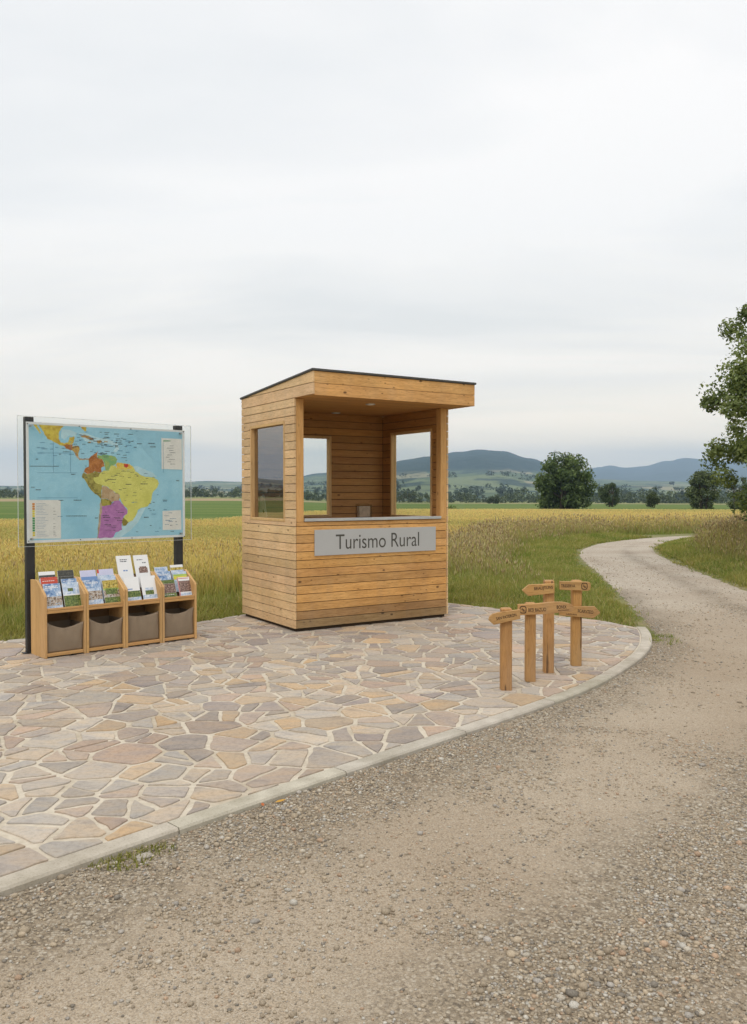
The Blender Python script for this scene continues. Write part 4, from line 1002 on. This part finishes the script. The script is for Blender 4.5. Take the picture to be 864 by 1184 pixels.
# ------------------------------------------------------------------ grass, meadow, wheat
EDGE = [BACK[::-1], ROADL, ROADR]
def edged(x, y): return np.minimum(dist_poly(x, y, BACK), 2.2 * np.minimum(dist_poly(x, y, ROADL), dist_poly(x, y, ROADR)))
def dwheat(x, y):
    return 3.0 + 2.4 * sm(-1.0, 1.5, x) + 1.4 * (vnoise(x, y, 8, 2.6) - .5) - 2.6 * onbank(x, y)
def onbank(x, y): return sm(4.9, 5.6, x) * sm(24.5, 22, y) * (dist_poly(x, y, ROADR) < dist_poly(x, y, ROADL))
def wfar(t): return 31 + 36 * sm(-.22, .06, t)
def blades(x, y, h, w, cb, ct, lean=.35, seg=2, head=None):
    n = len(x); z0 = terr(x, y) - .01
    th = RNG.uniform(0, 6.283, n); dl = RNG.uniform(0, 6.283, n); le = np.abs(RNG.normal(0, lean, n)) * h
    wx, wy = np.cos(th) * w * .5, np.sin(th) * w * .5; lx, ly = np.cos(dl) * le, np.sin(dl) * le
    V = np.empty((n, 5, 3))
    V[:, 0] = np.c_[x - wx, y - wy, z0]; V[:, 1] = np.c_[x + wx, y + wy, z0]
    mx_, my_, mz_ = x + lx * .35, y + ly * .35, z0 + h * .58
    V[:, 2] = np.c_[mx_ - wx * .8, my_ - wy * .8, mz_]; V[:, 3] = np.c_[mx_ + wx * .8, my_ + wy * .8, mz_]
    V[:, 4] = np.c_[x + lx, y + ly, z0 + h]
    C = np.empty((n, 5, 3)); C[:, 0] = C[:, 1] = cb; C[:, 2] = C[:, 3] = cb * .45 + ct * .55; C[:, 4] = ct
    T = np.array([[0, 1, 3], [0, 3, 2], [2, 3, 4]]); F = (T[None] + (np.arange(n) * 5)[:, None, None]).reshape(-1, 3)
    return V.reshape(-1, 3), C.reshape(-1, 3), F
def heads(x, y, z, l, w, col, lean=.5):
    # spindle of three crossed faces: seed head or ear
    n = len(x); th = RNG.uniform(0, 6.283, n); le = np.abs(RNG.normal(0, lean, n)) * l; dl = RNG.uniform(0, 6.283, n)
    V = np.empty((n, 5, 3)); ex, ey = np.cos(dl) * le, np.sin(dl) * le
    V[:, 0] = np.c_[x, y, z]; V[:, 4] = np.c_[x + ex, y + ey, z + l]
    for j in range(3):
        a = th + j * 2.094; V[:, 1 + j] = np.c_[x + ex * .4 + np.cos(a) * w * .5, y + ey * .4 + np.sin(a) * w * .5, z + l * .4]
    T = np.array([[0, 2, 1], [0, 3, 2], [0, 1, 3], [1, 2, 4], [2, 3, 4], [3, 1, 4]]); F = (T[None] + (np.arange(n) * 5)[:, None, None]).reshape(-1, 3)
    return V.reshape(-1, 3), np.repeat(col, 5, 0), F
def join(parts):
    V, C, F = [], [], []; b = 0
    for v, c, f in parts: V.append(v); C.append(c); F.append(f + b); b += len(v)
    return np.concatenate(V), np.concatenate(C), np.concatenate(F)
def sample(n, r0, r1, amin=-33, amax=33, power=1.0):
    u = RNG.uniform(0, 1, n); r = (r0 ** (2 * power) + u * (r1 ** (2 * power) - r0 ** (2 * power))) ** (1 / (2 * power))
    a = np.radians(RNG.uniform(amin, amax, n)); x, y = r * np.sin(a), r * np.cos(a)
    return x, y
def free(x, y, m=.0):
    wx = x + .34 * (vnoise(x, y, 61, .12) - .5) + .34 * (vnoise(x, y, 62, .9) - .5); wy = y + .4 * (vnoise(x, y, 63, .4) - .5)
    return ~inpoly(x, y, PATIO) & ~inpoly(wx, wy, ROAD)
def jit(c, n, k=.22, hue=.08):
    c = np.asarray(c, float); return np.clip(c * (1 + RNG.uniform(-k, k, (n, 1))) * (1 + RNG.uniform(-hue, hue, (n, 3))), .005, .95)
LEAF = leafy('grass_blades', trans=.35)
# short green verge
x, y = sample(720000, 7.4, 29, -29, 33, .62); ok = free(x, y); x, y = x[ok], y[ok]
d = edged(x, y); t = d / dwheat(x, y) + .22 * (vnoise(x, y, 12, .9) - .5)
road_edge = np.minimum(dist_poly(x, y, ROADL), dist_poly(x, y, ROADR))
p = sm(.78, .45, t) * (.5 + .5 * sm(0, .25, road_edge + .3 * (vnoise(x, y, 13, .35) - .4))); p = p * np.where(inpoly(x, y, ROAD), .30, 1.0); ok = (RNG.uniform(0, 1, len(x)) < p); x, y, t, d = x[ok], y[ok], t[ok], d[ok]
n = len(x); rr_ = np.hypot(x, y)
h = (.045 + .085 * sm(.0, .45, t) + .05 * vnoise(x, y, 14, .5)) * RNG.uniform(.55, 1.35, n) * (.55 + .45 * sm(0, .35, d))
w = np.maximum(.0065, rr_ * .00075)
mixv = np.clip(vnoise(x, y, 15, .8) * .8 + vnoise(x, y, 16, .2) * .4 - .15 + .25 * RNG.normal(0, 1, n), 0, 1)[:, None]
gcol = np.array((.175, .225, .046)) * (1 - mixv) + np.array((.33, .29, .09)) * mixv
dry = (RNG.uniform(0, 1, n) < .15)[:, None]; gcol = np.where(dry, np.array((.42, .34, .16)), gcol)
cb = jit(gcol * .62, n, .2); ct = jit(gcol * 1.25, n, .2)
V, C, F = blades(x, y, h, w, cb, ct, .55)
tag(np_mesh('verge_grass', V, F, LEAF, C), 'short green grass along the patio edge and the road verge', 'grass', kind='stuff')
print('verge', n)
# tall meadow grass, green below and straw above, with brown seed heads
x, y = sample(480000, 8, 42, -29, 33, .6); ok = free(x, y); x, y = x[ok], y[ok]
d = edged(x, y); t = d / dwheat(x, y) + .25 * (vnoise(x, y, 22, 1.1) - .5)
ob = onbank(x, y); t = np.where(ob > .5, np.minimum(t, .95), t)
p = sm(.40, .85, t) * sm(1.5, 1.1, t); ok = RNG.uniform(0, 1, len(x)) < p; x, y, t, d = x[ok], y[ok], t[ok], d[ok]
n = len(x); rr_ = np.hypot(x, y)
h = (.12 + .40 * sm(.45, 1.0, t)) * RNG.uniform(.55, 1.2, n); w = np.maximum(.006, rr_ * .0007)
rt = sm(-.5, 1.2, x)[:, None]
mixv = np.clip(.1 + .9 * sm(.45, .95, t) + .3 * RNG.normal(0, 1, n), 0, 1)[:, None]
tcol = np.array((.22, .26, .06)) * (1 - mixv) + (np.array((.68, .52, .19)) * (1 - rt) + np.array((.50, .41, .19)) * rt) * mixv
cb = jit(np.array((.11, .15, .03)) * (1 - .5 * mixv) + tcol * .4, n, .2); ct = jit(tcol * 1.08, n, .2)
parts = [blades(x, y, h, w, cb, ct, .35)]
pk = RNG.uniform(0, 1, n) < (.06 + .22 * sm(.45, .9, t)) * (.35 + .65 * rt[:, 0]); xx, yy, hh = x[pk], y[pk], h[pk] * RNG.uniform(1.0, 1.25, pk.sum())
hc = np.where((RNG.uniform(0, 1, pk.sum()) < .55)[:, None], np.array((.42, .30, .175)), np.array((.56, .46, .27)))
parts.append(heads(xx, yy, terr(xx, yy) + hh * .92, .09 * RNG.uniform(.7, 1.4, len(xx)), np.maximum(.010, np.hypot(xx, yy) * .0009), jit(hc, len(xx), .25), .35))
V, C, F = join(parts)
tag(np_mesh('meadow_grass', V, F, LEAF, C), 'tall straw coloured meadow grass with brown seed heads beside the wheat', 'grass', kind='stuff')
print('tall', n)
# wheat: canopy sheet below, stalks and ears above
WZ = .50
def wheat_ok(x, y, inset=0.):
    tt = x / np.maximum(y, .1); r = np.hypot(x, y)
    return (y > 4) & (onbank(x, y) < .5) & (edged(x, y) > dwheat(x, y) + inset) & ~inpoly(x, y, ROAD) & ~inpoly(x, y, PATIO) & (r < wfar(tt) / np.cos(np.arctan(tt)) + 1.2 * (vnoise(x, y, 31, 6) - .5))
def wheat_mat():
    m = NT('wheat_canopy'); v = m.coord('Object'); n1 = m.noise(v, 9, 5, .7); n2 = m.noise(m.coord('Object', (.35, 1, 1)), .35, 4); n3 = m.noise(v, 60, 3)
    c = m.mix((.60, .49, .18), (.48, .385, .135), m.ramp(n1, [(.4, 0.), (.65, 1.)])); c = m.mix(c, (.27, .26, .06), m.math('MULTIPLY', m.ramp(n2, [(.50, 0.), (.68, 1.)]), .6)); c = m.mix(c, (.5, .45, .35), m.math('MULTIPLY', m.ramp(n3, [(.45, 0.), (.7, 1.)]), .5), 'MULTIPLY')
    m.pbr(c, .9, m.bump(n1, .8, .15), spec=.1); return m.mat
radw = [9.0]
while radw[-1] < 80: radw.append(radw[-1] + max(.25, radw[-1] * .012))
tag(polar_sheet('wheat_canopy', np.array(radw), np.radians(np.linspace(-62, 48, 331)), lambda X, Y: terr(X, Y) + WZ - .14 - .20 * sm(4.5, 1, edged(X, Y) - dwheat(X, Y)) + .06 * (vnoise(X, Y, 33, .7) - .5), wheat_mat(), lambda X, Y: wheat_ok(X, Y, 1.0), kind='stuff'), 'dense ripe wheat filling the golden field', 'wheat')
x, y = sample(1350000, 10, 74, -29, 31, .40); ok = wheat_ok(x, y, -.4); x, y = x[ok], y[ok]
r_ = np.hypot(x, y); n = len(x)
pr = np.clip(1.15 - .004 * r_, .4, 1); ok = RNG.uniform(0, 1, n) < pr * .72; x, y, r_ = x[ok], y[ok], r_[ok]; n = len(x)
h = WZ * RNG.uniform(.72, 1.10, n) * (.62 + .38 * sm(-.4, 3.5, edged(x, y) - dwheat(x, y))); w = np.maximum(.0042, r_ * .00046)
gr = (sm(.55, .72, vnoise(x * .4, y, 35, 4)) * .55)[:, None]
wc = np.array((.70, .57, .22)) * (1 - gr) + np.array((.46, .44, .14)) * gr
wc = np.where((RNG.uniform(0, 1, n) < .16)[:, None], np.array((.52, .40, .16)), wc)
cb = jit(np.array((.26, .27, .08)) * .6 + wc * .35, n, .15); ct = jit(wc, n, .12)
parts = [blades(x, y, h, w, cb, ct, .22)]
pk = RNG.uniform(0, 1, n) < .62; xx, yy, hh = x[pk], y[pk], h[pk]
parts.append(heads(xx, yy, terr(xx, yy) + hh * .93, .065 * RNG.uniform(.8, 1.25, pk.sum()), np.maximum(.0075, r_[pk] * .00075), jit(wc[pk] * 1.02, pk.sum(), .13), .5))
V, C, F = join(parts)
tag(np_mesh('wheat', V, F, LEAF, C), 'ripe wheat stalks and ears standing in the golden field', 'wheat', kind='stuff')
print('wheat', n)

# ------------------------------------------------------------------ fields beyond
def crop_mat(name, a, b, c2, s=.8):
    m = NT(name); v = m.coord('Object'); n1 = m.noise(v, 3, 5, .7); n2 = m.noise(m.coord('Object', (.12, 1, 1)), .22 * s, 4)
    c = m.mix(a, b, m.ramp(n1, [(.4, 0.), (.65, 1.)])); c = m.mix(c, c2, m.ramp(n2, [(.42, 0.), (.62, .8)])); m.pbr(c, .9, m.bump(n1, .8, .12), spec=.1); return m.mat
def band(name, r0, r1, a0, a1, off, mat):
    rs = np.linspace(0, 1, 50); angs = np.radians(np.linspace(a0, a1, 181)); A, S = np.meshgrid(angs, rs); t = np.tan(np.clip(A, -1.35, 1.35))
    q0 = r0(t); q1 = r1(t); RR = (q0 * (q1 / q0) ** S); X, Y = RR * np.sin(A), RR * np.cos(A); Z = terr(X, Y) + off * sm(0, .02, S)
    nA = 181; i = np.arange(49)[:, None] * nA + np.arange(nA - 1)[None]; F = np.stack([i, i + nA, i + nA + 1, i + 1], -1).reshape(-1, 4)
    return tag(np_mesh(name, np.c_[X.ravel(), Y.ravel(), Z.ravel()], F, mat, k=4, smooth=True), kind='structure')
band('green_field', lambda t: (wfar(t) + .3) / np.cos(np.arctan(t)), lambda t: 165 + 95 * sm(-.2, .05, t), -66, 50, .22, crop_mat('green_crop', (.10, .155, .032), (.07, .118, .026), (.15, .18, .05)))
band('ploughed_field', lambda t: 166 + 95 * sm(-.2, .05, t), lambda t: 300 + 40 * sm(-.2, .05, t), -66, 50, .06, crop_mat('ploughed_soil', (.33, .235, .15), (.28, .20, .125), (.30, .27, .12)))
band('far_pasture', lambda t: 301 + 40 * sm(-.2, .05, t), lambda t: 620 + 0 * t, -66, 50, .10, crop_mat('pasture', (.15, .19, .06), (.11, .15, .045), (.27, .24, .10)))

# ------------------------------------------------------------------ trees
BARK = plain('bark', (.11, .085, .06), .9, 0, .4, 12, .6)
CROWN = leafy('tree_leaves', trans=.25)
def leaf_cloud(cent, crad, nl, size, rng, c1, c2, updir=.35, flat=1.0):
    """leaf-sized faces gathered round clump centres"""
    k = len(cent); idx = rng.integers(0, k, nl)
    g = rng.normal(0, 1, (nl, 3)); g /= np.linalg.norm(g, axis=1)[:, None]; rr = rng.uniform(0, 1, nl) ** .45
    P = cent[idx] + g * (rr * crad[idx])[:, None] * np.array((1, 1, flat))
    nrm = g * .6 + rng.normal(0, .55, (nl, 3)) + np.array((0, 0, updir)); nrm /= np.linalg.norm(nrm, axis=1)[:, None]
    a = np.cross(nrm, rng.normal(0, 1, (nl, 3))); a /= np.linalg.norm(a, axis=1)[:, None]; b = np.cross(nrm, a)
    s = size * rng.uniform(.6, 1.3, nl)[:, None]
    V = np.empty((nl, 4, 3)); V[:, 0] = P - a * s; V[:, 1] = P + b * s * .55 + nrm * s * .12; V[:, 2] = P + a * s; V[:, 3] = P - b * s * .55 + nrm * s * .12
    F = np.array([[0, 1, 2], [0, 2, 3]])[None] + (np.arange(nl) * 4)[:, None, None]
    mixv = np.clip(rng.uniform(0, 1, k)[idx] * .7 + rng.normal(0, .25, nl) + .15, 0, 1)[:, None]
    col = (np.array(c1) * (1 - mixv) + np.array(c2) * mixv) * rng.uniform(.8, 1.2, (nl, 1))
    return V.reshape(-1, 3), np.repeat(col, 4, 0), F.reshape(-1, 3)
def crown_points(rng, n, rx, ry, rz, z0, shape):
    q = []
    while len(q) < n:
        p = rng.uniform(-1, 1, 3)
        if shape is None and np.linalg.norm(p) > 1: continue
        zf = (p[2] + 1) / 2; rmax = shape(zf) if shape else 1
        if math.hypot(p[0], p[1]) > rmax: continue
        q.append((p[0] * rx, p[1] * ry, z0 + zf * 2 * rz))
    return np.array(q)
def tree(name, label, cat, x, y, h, wd, z0f, nclump, crad, nleaf, size, seed, c1=(.058, .090, .028), c2=(.165, .215, .072), stems=1, tr=.16, shape=None, group=None, limbs=9, z=None, flat=.9):
    rng = np.random.default_rng(seed); gz = float(terr(np.array([x]), np.array([y]))[0]) if z is None else z
    t = empty(name, (x, y, gz)); tag(t, label, cat, group)
    rzz = h * (1 - z0f) / 2
    cent = crown_points(rng, nclump, wd / 2 - crad * .6, wd / 2 - crad * .6, rzz - crad * .4, h * z0f + crad * .3, shape)
    cr = crad * rng.uniform(.6, 1.25, len(cent))
    mb = MB()
    for s in range(stems):
        ox, oy = (0, 0) if stems == 1 else (rng.uniform(-.25, .25) * wd, rng.uniform(-.2, .2) * wd)
        pts = [(ox * .6, oy * .6, -.1), (ox * .8 + rng.uniform(-.05, .05) * wd, oy, h * .3), (ox + rng.uniform(-.06, .06) * wd, oy + rng.uniform(-.06, .06) * wd, h * .62), (ox + rng.uniform(-.08, .08) * wd, oy, h * .88)]
        mb.tube(pts, [tr, tr * .8, tr * .45, tr * .12], 9)
        for k in range(limbs):
            c = cent[rng.integers(0, len(cent))]; f = min(.85, max(.18, (c[2] / h) * rng.uniform(.45, .75))); st = np.array(pts[1]) * (1 - f) + np.array(pts[3]) * f if f > .3 else np.array(pts[0]) * .3 + np.array(pts[1]) * .7
            md = (st + c) / 2 + np.array((0, 0, -.03 * h)); mb.tube([st, md, c], [tr * .38, tr * .24, tr * .07], 6)
    mb.build('trunk', BARK, t, smooth=True)
    V, C, F = leaf_cloud(cent, cr, nleaf, size, rng, c1, c2, flat=flat)
    np_mesh('crown', V, F, CROWN, C, t)
    return t
dense = lambda f: float(np.interp(f, [0, .12, .35, .6, .78, .9, 1], [.70, .82, .97, 1, .86, .62, .25]))
tree('field_tree', 'broad dense round tree standing alone at the edge of the wheat field', 'tree', 23.2, 100, 7.15, 7.6, .02, 104, .90, 21000, .165, 1, stems=5, tr=.22, shape=dense, limbs=7)
tree('field_tree', 'small open tree between the broad round tree and the little bush', 'tree', 37.4, 130, 4.2, 3.9, .10, 22, .62, 3600, .14, 2, (.045, .065, .025), (.10, .13, .045), stems=2, tr=.10, shape=lambda f: .35 + .6 * math.sin(f * 2.7 + .2))
tree('bush', 'little round bush standing alone in the green field', 'bush', 40.8, 120, 2.5, 2.1, .0, 16, .5, 1800, .12, 3, (.045, .06, .02), (.09, .115, .035), stems=2, tr=.06)
tree('field_tree', 'dense bushy tree beside the slender bare stemmed tree', 'tree', 42.1, 105, 5.3, 4.5, .0, 60, .7, 9000, .13, 4, (.06, .08, .032), (.15, .18, .07), stems=3, tr=.14, shape=dense)
tree('field_tree', 'slender tree with thin bare stems and sparse leaves under the overhanging branch', 'tree', 42.2, 95, 4.6, 3.0, .18, 20, .42, 1500, .11, 5, (.055, .075, .03), (.11, .14, .055), stems=2, tr=.07)
tree('bush', 'low dark bush at the foot of the far tree line beside the kiosk', 'bush', 41.5, 285, 2.6, 4.6, .0, 14, 1.0, 1400, .3, 6, (.035, .05, .02), (.06, .08, .03), tr=.1)
tree('bush', 'tiny low green bush in the green field beyond the wheat', 'bush', 6.6, 70.5, .75, 2.3, .0, 12, .35, 900, .09, 8, (.06, .10, .02), (.12, .17, .04), tr=.03)
tree('bush', 'low bush beside the foot of the slender tree', 'bush', 46.0, 104, 1.5, 2.6, .0, 12, .5, 1200, .12, 9, (.05, .065, .02), (.10, .125, .04), tr=.05)
# big tree whose branches reach in from the right
nt_ = tree('overhanging_tree', 'large leafy tree whose branches hang in over the grassy bank by the road', 'tree', 10.2, 16.8, 6.25, 7.3, .13, 260, .40, 82000, .046, 11, (.08, .115, .034), (.24, .28, .10), stems=2, tr=.20, shape=lambda f: float(np.interp(f, [0, .1, .33, .55, .76, .9, 1], [.72, .86, 1, .84, .80, .58, .25])), limbs=30)
# far tree line, reads as one dark mass
def far_wood(name, label, spots, seed, c1, c2, lf=260, ls=.5):
    rng = np.random.default_rng(seed); parts = []
    for (x, y, z, h, w) in spots:
        k = max(5, int(5 + w * .7)); cent = np.c_[rng.normal(0, .28, k) * w + x, rng.normal(0, .28, k) * w + y, z + h * rng.uniform(.15, .80, k)]
        cent[:, 2] -= np.abs(cent[:, 0] - x) * .25
        parts.append(leaf_cloud(cent, h * rng.uniform(.16, .30, k), lf, ls * h / 6, rng, np.array(c1) * rng.uniform(.8, 1.25), np.array(c2) * rng.uniform(.8, 1.25), flat=.9))
    V, C, F = join(parts); return tag(np_mesh(name, V, F, CROWN, C), label, 'trees', kind='stuff')
sp_ = []; rg = random.Random(77)
a = -64.0
while a < 47:
    t = math.tan(R(a)); rgt = float(sm(-.2, .05, t)); base_r = 400
    for row in range(2):
        rr2 = base_r + row * 26 + rg.uniform(-12, 12); x_, y_ = rr2 * math.sin(R(a) + rg.uniform(-.004, .004)), rr2 * math.cos(R(a)); z_ = float(terr(np.array([x_]), np.array([y_]))[0])
        hh = rg.uniform(3.0, 5.6) * (1 + .22 * rgt); 
        if rg.random() < .10: hh *= 1.3
        if rg.random() < .30: hh *= rg.uniform(.35, .65)
        if row == 0 and rg.random() < .2: continue
        sp_.append((x_, y_, z_, hh, hh * rg.uniform(.9, 1.5)))
    a += rg.uniform(.24, .44)
far_wood('tree_line', 'dark band of trees running along the far side of the fields', sp_, 5, (.052, .070, .036), (.10, .122, .058), 220, .5)

# ------------------------------------------------------------------ hills
def px2(t): return t * 950 + 432
def lerp_prof(t, pts):
    xs = np.array([p[0] for p in pts], float); ys = np.array([p[1] for p in pts], float); xq = px2(t)
    i = np.clip(np.searchsorted(xs, xq) - 1, 0, len(xs) - 2); f = np.clip((xq - xs[i]) / (xs[i + 1] - xs[i]), 0, 1); f = f * f * (3 - 2 * f)
    return ys[i] * (1 - f) + ys[i + 1] * f
HILL = [(-3000, 14), (-1800, 40), (-1100, 26), (-700, 45), (-300, 18), (-60, 9), (30, 7), (120, 9), (200, 11), (240, 13), (275, 12), (330, 15), (370, 22), (430, 32), (500, 41), (530, 46.5), (556, 49), (582, 47), (612, 39), (650, 26), (690, 15), (740, 13), (800, 12), (870, 15), (1000, 22), (1500, 14)]
MOUNT = [(-3000, 5), (100, 5), (500, 16), (620, 22), (670, 24), (692, 29), (706, 31), (722, 28.5), (745, 30), (770, 36), (795, 39.5), (815, 37.5), (840, 36), (870, 40), (1000, 48), (1500, 25)]
def hill_mat(name, woods, fields, lowz):
    m = NT(name); v = m.coord('Object'); sx_ = m.n('ShaderNodeSeparateXYZ'); m.l(v, sx_.inputs[0])
    n1 = m.noise(v, .0035, 5, .6); n2 = m.noise(v, .03, 4, .65); vc = m.n('ShaderNodeTexVoronoi'); vc.inputs['Scale'].default_value = .009; m.l(m.coord('Object', (1, .35, 1)), vc.inputs['Vector'])
    bw = m.n('ShaderNodeRGBToBW'); m.l(vc.outputs['Color'], bw.inputs[0])
    fld = m.ramp(bw.outputs[0], [(.2, fields[0]), (.4, fields[1]), (.55, fields[2]), (.75, fields[3])], 'CONSTANT')
    wd = m.mix(woods[0], woods[1], m.ramp(n2, [(.35, 0.), (.65, 1.)]))
    alt = m.math('ADD', m.math('DIVIDE', sx_.outputs[2], lowz), m.math('MULTIPLY', m.math('SUBTRACT', n1, .5), .9))
    c = m.mix(fld, wd, m.ramp(alt, [(.80, 0.), (1.05, 1.)])); patch = m.noise(v, .012, 4, .6)
    c = m.mix(c, wd, m.ramp(patch, [(.52, 0.), (.58, .9)])); m.pbr(c, .95, m.bump(n2, .8, 8.0), spec=.05); return m.mat
def hills(name, prof, r0, rp, r1, mat, base, seed, power):
    angs = np.radians(np.linspace(-72, 55, 509)); rs = np.concatenate([np.linspace(r0, rp, 60), np.linspace(rp, r1, 16)[1:]])
    A, RR = np.meshgrid(angs, rs); t = np.tan(A); X, Y = RR * np.sin(A), RR * np.cos(A)
    top = 1.45 + lerp_prof(t, prof) / 950 * rp * np.cos(A)
    f = np.where(RR <= rp, ((RR - r0) / (rp - r0)), 1.0); up = f ** power; dn = np.where(RR > rp, sm(r1, rp, RR), 1.0)
    ns = (vnoise(X, Y, seed, 320) - .5) * .16 + (vnoise(X, Y, seed + 1, 120) - .5) * .07 + (vnoise(X, Y, seed + 2, 35) - .5) * .02
    # the skyline keeps its drawn height, the slopes below it roll
    Z = base + (top - base) * up * dn + (top - base) * ns * np.sin(np.pi * np.clip(f, 0, 1)) * 1.3 * dn + (vnoise(X, Y, seed + 3, 40) - .5) * .02 * (top - base)
    nA = len(angs); i = np.arange(len(rs) - 1)[:, None] * nA + np.arange(nA - 1)[None]; F = np.stack([i, i + nA, i + nA + 1, i + 1], -1).reshape(-1, 4)[:, ::-1]
    return tag(np_mesh(name, np.c_[X.ravel(), Y.ravel(), Z.ravel()], F[:, ::-1], mat, k=4, smooth=True), kind='structure')
HM = hill_mat('hill_slopes_hazed', ((.022, .044, .042), (.042, .066, .058)), ((.15, .18, .095), (.20, .21, .125), (.10, .135, .075), (.26, .24, .15)), 52)  # woods lean blue: part of the distance haze is put into their colour
hills('hills', HILL, 620, 2700, 3900, HM, -6.5, 41, 1.45)
hills('mountains', MOUNT, 4000, 6200, 7600, hill_mat('mountain_slopes', ((.04, .055, .035), (.055, .07, .04)), ((.10, .13, .06), (.13, .15, .08), (.08, .11, .05), (.15, .15, .09)), 20), -6.5, 51, 1.2)
# scattered trees and hedges on the foothills
sp_ = []
for k in range(520):
    a = rg.uniform(-60, 44); rr2 = 640 + 1100 * rg.random() ** 1.3; t = math.tan(R(a)); x_, y_ = rr2 * math.sin(R(a)), rr2 * math.cos(R(a))
    dgx = None; sp_.append([x_, y_, 0, rg.uniform(6, 11), rg.uniform(8, 30)])
hob = bpy.data.objects['hills']; bpy.context.view_layer.update()
for s in sp_:
    okh, loc, _, _ = hob.ray_cast(Vector((s[0], s[1], 2000)), Vector((0, 0, -1))); s[2] = loc.z if okh else -6
far_wood('foothill_woods', 'scattered far woods and hedges on the lower slopes of the hills', [tuple(s) for s in sp_], 8, (.030, .046, .020), (.055, .075, .03), 90, 1.0)

# ------------------------------------------------------------------ small things by the kerb
def weed(name, label, x, y, r, n, seed, c1, c2):
    rng = np.random.default_rng(seed); a = rng.uniform(0, 6.28, n); rr = r * rng.uniform(0, 1, n) ** .7; px, py = x + rr * np.cos(a), y + rr * np.sin(a) * .7
    ok = ~inpoly(px, py, PATIO); px, py = px[ok], py[ok]; m = len(px)
    global RNG
    V, C, F = blades(px, py, .035 * rng.uniform(.4, 1.2, m), np.full(m, .006), jit(c1, m, .2), jit(c2, m, .25), .9); V[:, 2] += .045
    o = np_mesh(name, V - np.array((x, y, 0)), F, LEAF, C); o.location = (x, y, 0); tag(o, label, 'weed', 'weeds along the kerb'); return o
weed('weed_tuft', 'yellow green weed tuft at the foot of the kerb, the largest one there', -1.02, 3.26, .13, 260, 1, (.13, .14, .03), (.30, .28, .07))
weed('weed_tuft', 'sparse mossy weed tuft beside the pale flat stone by the kerb', -.90, 3.36, .08, 120, 2, (.12, .13, .03), (.26, .24, .06))
weed('weed_tuft', 'thin grass tuft at the rounded tip of the kerb', 2.97, 8.42, .12, 60, 4, (.12, .16, .03), (.25, .26, .07))
def fallen(label, x, y, s, col, rz):
    mb = MB(); v = [(-1, 0, 0), (-.4, .42, .12), (.35, .38, .2), (1, 0, .28), (.35, -.38, .2), (-.4, -.42, .12), (0, 0, .02)]
    mb.add([(a * s, b * s, c * s) for a, b, c in v], [(6, 0, 5), (6, 5, 4), (6, 4, 3), (6, 3, 2), (6, 2, 1), (6, 1, 0)], 0); o = mb.build('fallen_leaf', plain('dry_leaf', col, .7, 0, .3, 60)); o.location = (x, y, -.016); o.rotation_euler = (0, 0, rz); tag(o, label, 'leaf', 'fallen leaves by the kerb'); return o
fallen('orange fallen leaf lying by the kerb on the gravel', -.44, 3.86, .028, (.50, .27, .04), .4)
fallen('small reddish fallen leaf beside the orange leaf', -.52, 3.82, .018, (.40, .12, .04), 1.9)
mb = MB(); bm = bmesh.new(); bmesh.ops.create_icosphere(bm, subdivisions=2, radius=1)
mb.add([(p.co.x * .036 * random.uniform(.9, 1.1), p.co.y * .024 * random.uniform(.9, 1.1), p.co.z * .009) for p in bm.verts], [[q.index for q in f.verts] for f in bm.faces], 0, (.40, .36, .30)); bm.free()
st = mb.build('flat_stone', stone_mat(), smooth=True); st.location = (-.93, 3.30, -.026); st.rotation_euler = (0, 0, .5); tag(st, 'pale flat stone lying among the weeds at the kerb', 'stone')

# ------------------------------------------------------------------ haze: even air round the whole scene
hz = MB(); hz.box(-8600, 8600, -8600, 8600, -7.6, 420)
hm = bpy.data.materials.new('air'); hm.use_nodes = True; hn = hm.node_tree; hn.nodes.clear()
ho = hn.nodes.new('ShaderNodeOutputMaterial'); pv = hn.nodes.new('ShaderNodeVolumePrincipled'); pv.inputs['Color'].default_value = (.54, .75, 1.0, 1); pv.inputs['Density'].default_value = .000205
hn.links.new(pv.outputs[0], ho.inputs['Volume'])
tag(hz.build('haze', hm), 'pale even haze in the air over the fields and hills', 'haze', kind='stuff')
